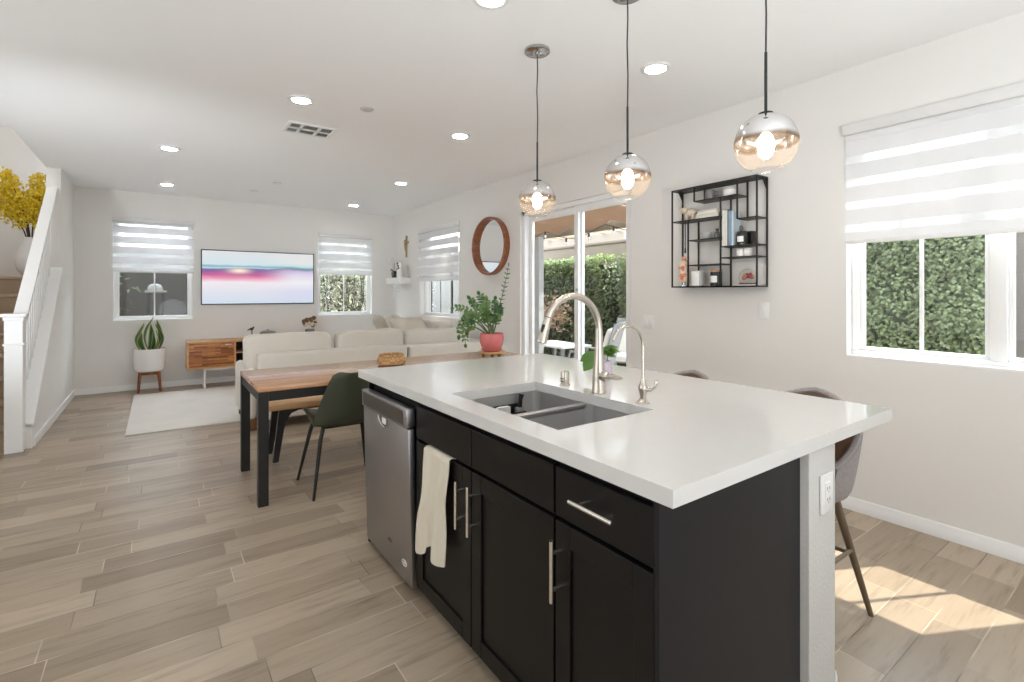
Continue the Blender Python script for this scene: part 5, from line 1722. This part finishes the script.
# faucets
FY, FXX = 1.511, 1.541
t = thing('kitchen_faucet', 'tall arched brushed nickel pull-down kitchen faucet', 'faucet', (FXX, FY, CT))
build('faucet_body', G().lathe([(0.0005, 0.0005), (0.031, 0.0005), (0.031, 0.012), (0.029, 0.016), (0.028, 0.06), (0.026, 0.10), (0.020, 0.16), (0.0165, 0.22), (0.0155, 0.275), (0.0005, 0.276)], FXX, FY, CT, 32), 'nickel', t)
pts = [(FXX, FY, CT + 0.27)] + arc(FXX - 0.148, CT + 0.268, 0.148, 0.0, PI * 0.86, 26, FY)
sp = build('spout', G().tube(pts, 0.0145, 16), 'nickel', t)
pe = Vector(pts[-1])
dv = (Vector(pts[-1]) - Vector(pts[-2])).normalized()
dv = (dv + Vector((0.14, 0, 0))).normalized()
build('spray_head', G().tube([pe + dv * 0.002, pe + dv * 0.02, pe + dv * 0.05, pe + dv * 0.098, pe + dv * 0.104], [0.0155, 0.0165, 0.0185, 0.0225, 0.0215], 18), 'nickel', t)
hd = bpy.data.objects['spray_head']
build('spray_button', G().box(-0.006, 0.006, -0.006, 0.006, -0.018, 0.018, 0.004, 2, Matrix.Translation(pe + dv * 0.045 + Vector((-0.0155, -0.006, 0.0))) @ T(ry=0.25)), 'blackpl', hd)
hv = build('lever_hub', G().lathe([(0.0005, 0), (0.021, 0), (0.023, -0.012), (0.021, -0.030), (0.014, -0.036), (0.0005, -0.036)], FXX, FY - 0.018, CT + 0.076, 20, 'y'), 'nickel', t)
build('lever', G().tube([(FXX, FY - 0.05, CT + 0.078), (FXX + 0.006, FY - 0.066, CT + 0.080), (FXX + 0.010, FY - 0.092, CT + 0.076), (FXX + 0.012, FY - 0.115, CT + 0.078)], [0.016, 0.019, 0.017, 0.010], 12, flat=0.62), 'nickel', hv)

t = thing('filter_faucet', 'slim gooseneck drinking water faucet with small side lever', 'faucet', (1.541, 1.274, CT))
fx, fy = 1.541, 1.274
build('faucet_body', G().lathe([(0.0005, 0.0005), (0.027, 0.0005), (0.027, 0.004), (0.020, 0.009), (0.012, 0.018), (0.013, 0.03), (0.017, 0.05), (0.018, 0.062), (0.014, 0.074), (0.009, 0.086), (0.0085, 0.10), (0.0005, 0.101)], fx, fy, CT, 26), 'nickel', t)
build('gooseneck', G().tube([(fx, fy, CT + 0.095), (fx, fy, CT + 0.21)] + arc(fx - 0.088, CT + 0.215, 0.088, 0.0, PI * 0.86, 22, fy) , 0.0052, 12), 'nickel', t)
hv = build('lever_hub', G().tube([(fx + 0.002, fy - 0.012, CT + 0.055), (fx + 0.01, fy - 0.036, CT + 0.056)], [0.009, 0.007], 12), 'nickel', t)
build('lever', G().tube([(fx + 0.01, fy - 0.034, CT + 0.056), (fx + 0.014, fy - 0.048, CT + 0.066), (fx + 0.016, fy - 0.052, CT + 0.088), (fx + 0.016, fy - 0.052, CT + 0.094)], [0.005, 0.0055, 0.0075, 0.005], 10), 'nickel', hv)
t = thing('air_gap_cap', 'short brushed nickel air gap cylinder beside the tall faucet', 'air gap', (1.546, 1.734, CT))
build('cap', G().lathe([(0.0005, 0.0005), (0.024, 0.0005), (0.024, 0.004), (0.020, 0.006), (0.020, 0.058), (0.018, 0.064), (0.0005, 0.066)], 1.546, 1.734, CT, 28), 'nickel', t)
build('vent_slots', G().box(1.5245, 1.5275, 1.722, 1.746, CT + 0.018, CT + 0.022).box(1.5245, 1.5275, 1.722, 1.746, CT + 0.030, CT + 0.034), 'vent', t, smooth=0)

# bud vase with leaves behind the faucet
bx, by = 1.80, 1.72
t = thing('bud_vase', 'small lavender glass vase behind the tall faucet', 'vase', (bx, by, CT))
build('vase_body', G().lathe([(0.0005, 0.0005), (0.026, 0.0005), (0.032, 0.02), (0.033, 0.05), (0.026, 0.075), (0.022, 0.088), (0.026, 0.096), (0.021, 0.096), (0.018, 0.086), (0.02, 0.07), (0.0005, 0.06)], bx, by, CT, 26), 'lavender', t)
build('water', G().lathe([(0.0005, 0.0605), (0.019, 0.0605), (0.019, 0.066), (0.0005, 0.066)], bx, by, CT, 18), 'clear', t)
t = thing('leafy_cutting', 'green leafy cutting standing in the lavender bud vase', 'plant', (bx, by, CT + 0.07))
rnd = random.Random(13)
st = build('stems', G().tube([(bx, by, CT + 0.068), (bx - 0.02, by + 0.015, CT + 0.14)], 0.003, 6).tube([(bx, by, CT + 0.068), (bx + 0.01, by - 0.01, CT + 0.13)], 0.003, 6), 'stem', t)
g = G()
g.leaf(Vector((bx, by, CT + 0.13)) - RT * 0.055, -RT * 0.35 + Vector((0, 0, -1.0)) * 0.6, -TO, 0.105, 0.062, 0.08, 0.1)
g.leaf(Vector((bx, by, CT + 0.14)) - RT * 0.045, -RT * 0.8 + Vector((0, 0, -0.5)), -TO, 0.095, 0.055, 0.08, 0.1)
for k in range(26):
    d = RT * rnd.uniform(-0.4, 1.0) + TO * rnd.uniform(-0.6, 0.6) + Vector((0, 0, rnd.uniform(0.0, 0.7)))
    g.leaf(Vector((bx, by, CT + 0.115)) + RT * rnd.uniform(-0.01, 0.03) + Vector((0, 0, rnd.uniform(0, 0.03))), d, -TO + Vector((0, 0, 1)), rnd.uniform(0.035, 0.06), rnd.uniform(0.022, 0.034))
build('leaves', g, 'leaf2', t, smooth=60)

# dish towel hanging over the cabinet door


def towel(u, v):
    """u across, v from the tucked top (behind the door) down the front"""
    L_ = 0.385
    y0_, y1_ = 1.900, 1.690
    q = max(0.0, v - 0.08) / 0.92
    wn = 1 - 0.22 * math.exp(-((q - 0.42) / 0.22) ** 2) * 1.0 + 0.02 * q
    yc = (y0_ + y1_) / 2 + 0.012 * q
    y = yc + (y0_ - y1_) / 2 * wn * (1 - 2 * u)
    amp = 0.004 + 0.016 * min(1, q * 1.6)
    x = FXD - 0.016 - 0.010 * q - amp * (0.7 * math.sin(u * 9.5 + 0.6) + 0.4 * math.sin(u * 17 + 2 * q) + 0.6)
    if v < 0.08:
        k = v / 0.08
        ang = PI * (1 - k)
        return (FXD + 0.009 - 0.025 * math.cos(PI - ang) * 1.0 if False else FXD + 0.014 - 0.030 * k, y, DZ1 + 0.005 + 0.004 * math.sin(PI * k))
    z = DZ1 + 0.004 - q * L_ - 0.02 * q * math.sin(u * 8.0 + 0.8) - 0.03 * q * (1 if u < 0.3 else 0.4)
    return (x, y, z)


build('dish_towel', G().sheet(towel, 34, 46, 0.003), 'towel', label='cream printed dish towel hanging over the cabinet door', cat='towel', smooth=80)

# ------------------------------------------------------------------ bar stools
sx0, sy0 = 2.20, 1.03
t = stool = thing('bar_stool', 'grey tweed counter stool at the island end beside the power outlet', 'stool', (sx0, sy0, 0), 'counter stools behind the island')


def loc(x, y, z):
    """local seat-front = +y turned to face the island"""
    return (sx0 - y, sy0 + x, z)


def tubby(r_in, off, z_lo, drop=0.0):
    def f(u, v):
        a = (u * 2 - 1) * 2.05
        zt = 0.900 - drop - 0.225 * (abs(a) / 2.05) ** 1.35
        z = z_lo + (zt - z_lo) * v
        k = v ** 0.6
        rr = (0.205 + (r_in - 0.205) * k) + off
        return loc(rr * math.sin(a) * 0.98, -rr * math.cos(a), z)
    return f


build('back_shell', G().sheet(tubby(0.252, 0.0, 0.535), 36, 12, 0.014), 'stoolfab', t, smooth=80)
build('back_lining', G().sheet(tubby(0.252, -0.019, 0.60, 0.006), 36, 10, 0.016), 'stoolleather', t, smooth=80)
rim = [tubby(0.252, -0.008, 0.535)(i / 36, 1.0) for i in range(37)]
build('piping', G().tube(rim, 0.0135, 8), 'stoolfab', t)
build('seat_bottom', G().lathe([(0.0005, 0.0), (0.12, 0.0), (0.185, 0.02), (0.212, 0.06), (0.212, 0.075), (0.0005, 0.075)], sx0, sy0, 0.495, 36), 'stoolfab', t)
build('seat_cushion', G().cushion((sx0, sy0, 0.60), (0.40, 0.40, 0.075), 0.5, seed=3, wr=0.004), 'stoolleather', t, smooth=80)
for ax in (-1, 1):
    for ay in (-1, 1):
        build('leg', G().tube([(sx0 + ax * 0.218, sy0 + ay * 0.222, 0), (sx0 + ax * 0.115, sy0 + ay * 0.118, 0.51)], [0.0105, 0.019], 12), 'oakgrey', t)
k = 0.25 / 0.51
e1, e2 = 0.218 - 0.103 * k, 0.222 - 0.104 * k
for a, b in (((-1, -1), (1, -1)), ((1, -1), (1, 1)), ((1, 1), (-1, 1)), ((-1, 1), (-1, -1))):
    dz = 0.02 if a[1] == b[1] else 0.0
    build('stretcher', G().tube([(sx0 + a[0] * e1, sy0 + a[1] * e2, 0.25 + dz), (sx0 + b[0] * e1, sy0 + b[1] * e2, 0.25 + dz)], 0.0085, 10), 'oakgrey', t)
dup(stool, (2.20, 1.66, 0), 'grey tweed counter stool of which only the back rim shows past the small faucet')

# ------------------------------------------------------------------ garden and patio
struct('patio_ground', G().box(XR + 0.2, 14, -6, 24, -0.16, -0.04), 'concrete')
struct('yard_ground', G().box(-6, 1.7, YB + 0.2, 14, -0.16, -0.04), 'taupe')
struct('path', G().box(1.7, XR + 0.2, YB + 0.2, 14, -0.16, -0.04), 'concrete')


def hedge(name, label, x, y0, y1, h, n, seed, ls=1.0):
    t = thing(name, label, 'hedge', (x + 0.2, (y0 + y1) / 2, -0.04))
    rnd = random.Random(seed)

    def surf(y, z):
        return x + 0.10 * mnoise.noise((y * 2.2, z * 2.2, seed)) + 0.05 * mnoise.noise((y * 7, z * 7, seed))
    ny, nz = int((y1 - y0) * 10), 18
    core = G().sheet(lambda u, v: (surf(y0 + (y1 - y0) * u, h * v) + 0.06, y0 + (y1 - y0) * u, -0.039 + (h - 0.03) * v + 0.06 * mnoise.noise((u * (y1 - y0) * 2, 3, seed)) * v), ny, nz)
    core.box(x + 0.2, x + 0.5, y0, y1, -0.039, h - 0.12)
    build('shade_core', core, 'hedgecore', t, smooth=0)  # solid dark backing, shade between the leaves put into its colour
    lo, hi = G(), G()
    for k in range(n):
        y = rnd.uniform(y0, y1)
        z = rnd.uniform(0.0, 1.0)
        topz = h + 0.07 * mnoise.noise((y * 2, 3, seed)) + 0.03
        z = topz * (z ** 0.9)
        p = Vector((surf(y, z) - rnd.uniform(-0.03, 0.07), y, z))
        d = Vector((-0.5 + rnd.gauss(0, 0.35), rnd.gauss(0, 0.6), -0.55 + rnd.gauss(0, 0.5)))
        up = (-1 + rnd.gauss(0, 0.3), rnd.gauss(0, 0.4), 0.8 + rnd.gauss(0, 0.3))
        top = z > topz - 0.22 - 0.1 * rnd.random()
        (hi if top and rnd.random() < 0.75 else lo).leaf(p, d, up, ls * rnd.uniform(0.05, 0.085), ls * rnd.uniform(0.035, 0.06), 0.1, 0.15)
    for k in range(int(n * 0.10)):
        e_ = y0 if k % 3 else y1
        p = Vector((x + rnd.uniform(0, 0.45), e_ + rnd.uniform(-0.03, 0.03), rnd.uniform(0, h)))
        lo.leaf(p, (rnd.gauss(-0.2, 0.4), (-0.3 if e_ == y0 else 0.3) + rnd.gauss(0, 0.3), -0.5 + rnd.gauss(0, 0.4)), (-0.3, -1 if e_ == y0 else 1, 0.8), ls * rnd.uniform(0.05, 0.085), ls * rnd.uniform(0.035, 0.06), 0.1, 0.15)
    for k in range(int(n * 0.22)):
        y = rnd.uniform(y0, y1)
        topz = h + 0.07 * mnoise.noise((y * 2, 3, seed)) + 0.02
        p = Vector((x + rnd.uniform(-0.05, 0.5), y, topz + rnd.uniform(-0.08, 0.06)))
        hi.leaf(p, (rnd.gauss(-0.2, 0.6), rnd.gauss(0, 0.6), rnd.gauss(0.2, 0.4)), (-0.3, 0, 1), ls * rnd.uniform(0.05, 0.085), ls * rnd.uniform(0.035, 0.06), 0.1, 0.15)
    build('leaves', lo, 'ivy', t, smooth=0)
    build('paler_leaves', hi, 'ivylit', t, smooth=0)


HX = 6.3
hedge('ivy_hedge', 'tall clipped ivy hedge outside the window beside the island', HX, 1.2, 3.6, 2.35, 13000, 1, 0.66)
hedge('ivy_hedge', 'ivy hedge facing the sliding door, on the side of the white fence', HX, 6.06, 8.4, 1.90, 8000, 2, 0.85)
hedge('ivy_hedge', 'narrow ivy clump beyond the bare stretch of patio wall', HX, 3.9, 5.64, 1.90, 6000, 3, 0.85)
t = thing('block_wall', 'tan stucco garden wall behind the ivy', 'garden wall', (HX + 0.65, 4.5, -0.04))
build('wall_face', G().box(HX + 0.62, HX + 0.8, 1.2505, 14, -0.039, 2.26), 'stucco', t)
build('tall_section', G().box(HX + 0.60, HX + 0.82, -4, 1.25, -0.039, 3.3, 0.01), 'blush', t)
build('wall_coping', G().box(HX + 0.60, HX + 0.84, 1.2505, 14, 2.261, 2.32, 0.01), 'stucco', t)

t = thing('white_fence', 'white board fence with narrow dark gaps outside the side window', 'fence', (4.8, 7.9, -0.04))
k = 0
y, k = 6.05, 0
while y < 10.9:
    gap = 0.10 if k % 2 else 0.04
    build('fence_board', G().box(4.78, 4.81, y, y + 0.455 - gap, -0.02, 2.15, 0.003, 1), 'whitestucco', t)
    y += 0.455
    k += 1
build('fence_backing', G().box(4.815, 4.84, 6.05, 10.9, -0.03, 2.1), 'black', t)
build('fence_post', G().box(4.77, 4.87, 5.95, 6.045, -0.04, 2.2, 0.005, 1), 'whitestucco', t)

# fabric patio cover on beams
t = thing('patio_cover', 'tan scalloped fabric shade stretched over the patio', 'awning', (5.0, 5.4, 2.3))
build('beam', G().box(5.88, 5.98, 2.7, 8.4, 2.36, 2.52, 0.005, 1), 'patiowood', t)
build('ledger', G().box(XR + 0.201, XR + 0.27, 2.7, 8.4, 2.40, 2.58, 0.005, 1), 'patiowood', t)
for y in (2.75, 8.3):
    build('post', G().box(5.88, 5.98, y - 0.05, y + 0.05, -0.04, 2.359, 0.005, 1), 'patiowood', t)
seg_w = 0.92
y = 2.75
while y < 8.2:
    def fab(u, v, y=y):
        x = XR + 0.28 + (5.87 - XR - 0.28) * u
        sag = 0.10 * math.sin(PI * v)
        sc = 0.045 * abs(math.sin(u * PI * 5)) * (abs(v - 0.5) * 2) ** 4
        yy_ = y + (seg_w - 0.13) * v + (0.5 - v) * 0.0
        return (x, yy_ + (sc if v < 0.5 else -sc) * 1.2, 2.54 - sag + sc - 0.04 * u)
    build('fabric_panel', G().sheet(fab, 40, 12, 0.004), 'shade', t, smooth=60)
    build('cross_rod', G().tube([(XR + 0.27, y - 0.02, 2.545), (5.89, y - 0.02, 2.505)], 0.008, 8), 'patiowood', t)
    y += seg_w

t = thing('string_lights', 'drooping string of small bulbs under the patio shade', 'string lights', (5.2, 5.0, 2.1))
pts = []
for i in range(25):
    q = i / 24
    pts.append((5.6 - 0.5 * q, 4.0 + 3.6 * q, 2.36 - 0.16 * abs(math.sin(q * PI * 3)) ** 1.3))
build('cable', G().tube(pts, 0.006, 6), 'black', t)
for i in range(1, 24, 3):
    x, y, z = pts[i]
    b = build('bulb_socket', G().tube([(x, y, z - 0.003), (x, y, z - 0.06)], 0.016, 8), 'black', t)
    build('bulb', G().ell((x, y, z - 0.085), (0.02, 0.02, 0.027), 10, 8), 'ceramic', b)

# patio furniture
t = thing('patio_table', 'low white patio table outside the sliding door', 'table', (5.15, 6.0, -0.04))
build('tabletop', G().box(4.91, 5.50, 5.55, 6.45, 0.50, 0.535, 0.006), 'white', t)
for x in (4.96, 5.45):
    for y in (5.62, 6.38):
        build('leg', G().box(x - 0.025, x + 0.025, y - 0.025, y + 0.025, -0.04, 0.4995), 'rattan', t)


def patio_chair(label, x, y, rz, m1):
    t = thing('patio_chair', label, 'outdoor chair', (0, 0, 0), 'patio chairs')
    for a in (-1, 1):
        build('side_frame', G().tube([(a * 0.30, 0.30, 0.0), (a * 0.30, 0.27, 0.36), (a * 0.30, 0.20, 0.60), (a * 0.30, -0.22, 0.58), (a * 0.30, -0.34, 0.0)], 0.016, 8)
              .tube([(a * 0.28, -0.22, 0.34), (a * 0.28, -0.40, 0.98)], 0.016, 8), 'rattan', t)
    build('seat_sling', G().sheet(lambda u, v: (-0.27 + 0.54 * u, 0.28 - 0.52 * v, 0.38 - 0.05 * math.sin(PI * v)), 8, 10, 0.012), 'rattan', t)
    build('seat_pad', G().cushion((0, 0.03, 0.425), (0.52, 0.50, 0.10), 0.3, seed=2), m1, t)
    build('back_sling', G().sheet(lambda u, v: (-0.27 + 0.54 * u, -0.235 - 0.17 * v, 0.38 + 0.60 * v), 8, 10, 0.012), 'rattan', t)
    build('back_pad', G().cushion((0, -0.255, 0.68), (0.50, 0.09, 0.46), 0.3, T(rx=0.27), seed=6), m1, t)
    t.location = (x, y, -0.04)
    t.rotation_euler = (0, 0, rz)
    return t


patio_chair('white padded patio chair closest to the sliding door', 4.85, 4.90, 0.5, 'pillow2')
patio_chair('white padded patio chair closest to the ivy hedge', 5.70, 5.05, 1.9, 'pillow2')
t = thing('dry_shrub', 'dry brown shrub growing before the garden wall', 'shrub', (5.72, 6.75, -0.04))
rnd = random.Random(31)
g = G()
for k in range(8):
    a = rnd.uniform(0, 6.28)
    g.tube([(5.72, 6.75, -0.04), (5.72 + 0.05 * math.cos(a), 6.75 + 0.05 * math.sin(a), 0.4), (5.72 + 0.18 * math.cos(a), 6.75 + 0.28 * math.sin(a), 0.95 + rnd.uniform(-0.1, 0.25))], 0.008, 6)
build('stems', g, 'twig', t)
g = G()
for k in range(420):
    d = Vector((max(-0.3, min(0.3, rnd.gauss(0, 0.12))), rnd.gauss(0, 0.2), rnd.gauss(0, 0.16)))
    g.leaf(Vector((5.70, 6.75, 0.95)) + d, (rnd.gauss(0, 1), rnd.gauss(0, 1), rnd.gauss(0, 1)), (-1, 0, 0.5), rnd.uniform(0.05, 0.10), rnd.uniform(0.03, 0.05))
build('leaves', g, 'driedplant', t, smooth=0)

# neighbour's house and pergola beyond the wall
t = thing('neighbour_house', 'pale neighbouring house over the garden wall', 'house', (13, 14, -0.04))
build('house_wall', G().box(12.5, 17, 9.5, 22, -0.04, 3.9), 'neighbour', t)
build('roof', G().prism([(9.0, 3.9), (22.5, 3.9), (22.5, 4.05), (9.0, 4.05)], 12.0, 17.2, 'x'), 'patiowood', t)
wf = build('window', G().box(12.44, 12.499, 13.6, 15.2, 1.9, 3.0, 0.01), 'vinyl', t)
build('pane', G().box(12.42, 12.438, 13.7, 15.1, 2.0, 2.9), 'grey', wf)
t = thing('garden_pergola', 'white slatted pergola beyond the garden wall', 'pergola', (10, 11.5, -0.04))
build('beam', G().box(9.0, 9.12, 8.0, 15.0, 2.62, 2.80), 'neighbour', t)
build('beam', G().box(11.5, 11.62, 8.0, 15.0, 2.62, 2.80), 'neighbour', t)
for k in range(14):
    y = 8.1 + k * 0.52
    build('rafter', G().box(8.6, 12.0, y, y + 0.07, 2.801, 2.93), 'patiowood', t)
for y in (8.1, 11.5, 14.8):
    build('post', G().box(9.0, 9.12, y, y + 0.12, -0.04, 2.619), 'neighbour', t)

# rear yard
t = thing('rear_wall', 'shaded taupe garden wall outside the window above the snake plant', 'garden wall', (-0.5, 10.8, -0.04))
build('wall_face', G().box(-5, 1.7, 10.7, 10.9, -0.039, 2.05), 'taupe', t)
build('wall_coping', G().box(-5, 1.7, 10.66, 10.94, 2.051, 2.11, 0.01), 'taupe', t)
t = thing('grill_cart', 'small pale-topped cart with dark legs standing in the shaded rear yard', 'cart', (-0.05, 10.2, -0.04))
build('cart_top', G().box(-0.16, 0.14, 9.95, 10.30, 1.34, 1.38, 0.01), 'cart', t)
build('cart_lid', G().lathe([(0.10, 0), (0.105, 0.04), (0.08, 0.09), (0.03, 0.11), (0.0005, 0.112)], -0.02, 10.12, 1.381, 24), 'grey', t)
for x in (-0.11, 0.09):
    for y in (10.0, 10.26):
        build('leg', G().tube([(x, y, 1.34), (x * 1.25, y, -0.04)], 0.02, 8), 'black', t)
t = thing('dark_shrub', 'dark thin shrub before the shaded rear wall', 'shrub', (-0.62, 10.35, -0.04))
rnd = random.Random(17)
g, g2 = G(), G()
for k in range(7):
    a = rnd.uniform(0, 6.28)
    tip = Vector((-0.62 + 0.26 * math.cos(a), 10.4 + 0.12 * math.sin(a), 1.35 + rnd.uniform(-0.2, 0.3)))
    g.tube([(-0.62, 10.4, -0.04), (-0.62 + 0.08 * math.cos(a), 10.4, 0.6), tip], 0.009, 6)
    for j in range(16):
        g2.leaf(tip + Vector((rnd.gauss(0, 0.10), rnd.gauss(0, 0.08), rnd.gauss(-0.1, 0.16))), (rnd.gauss(0, 1), rnd.gauss(0, 0.5), rnd.gauss(-0.3, 0.6)), (0, -1, 0.4), rnd.uniform(0.08, 0.15), rnd.uniform(0.03, 0.05))
build('stems', g, 'twig', t)
build('leaves', g2, 'hedgecore', t, smooth=0)

t = thing('sunny_bush', 'bright leafy bush pressed up outside the window by the corner', 'bush', (2.7, 9.6, -0.04))
rnd = random.Random(41)
g, g2, g3 = G(), G(), G()
for k in range(16):
    x = 2.0 + 1.5 * rnd.random()
    g.tube([(2.75 + (x - 2.75) * 0.3, 9.7, -0.04), (x, 9.6 + rnd.uniform(-0.2, 0.2), 1.2), (x + rnd.uniform(-0.15, 0.15), 9.5 + rnd.uniform(-0.1, 0.3), 2.4)], [0.012, 0.008, 0.003], 6)
for k in range(7000):
    p = Vector((rnd.uniform(1.75, 3.75), 9.55 + abs(rnd.gauss(0, 0.35)), rnd.uniform(0.2, 2.5)))
    (g2 if rnd.random() < 0.55 else g3).leaf(p, (rnd.gauss(0, 0.8), rnd.gauss(-0.3, 0.4), rnd.gauss(-0.4, 0.6)), (rnd.gauss(0.4, 0.4), -0.7, 0.8), rnd.uniform(0.06, 0.10), rnd.uniform(0.026, 0.045), 0.08, 0.1)
build('branches', g, 'twig', t)
build('leaves', g2, 'bushleaf', t, smooth=0)
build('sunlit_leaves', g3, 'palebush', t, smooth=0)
t = thing('side_wall', 'pale stucco garden wall behind the bright bush', 'garden wall', (3.6, 11.2, -0.04))
build('wall_face', G().box(1.75, 9, 11.1, 11.3, -0.039, 2.1), 'stucco', t)
build('wall_coping', G().box(1.75, 9, 11.06, 11.34, 2.101, 2.16, 0.01), 'stucco', t)
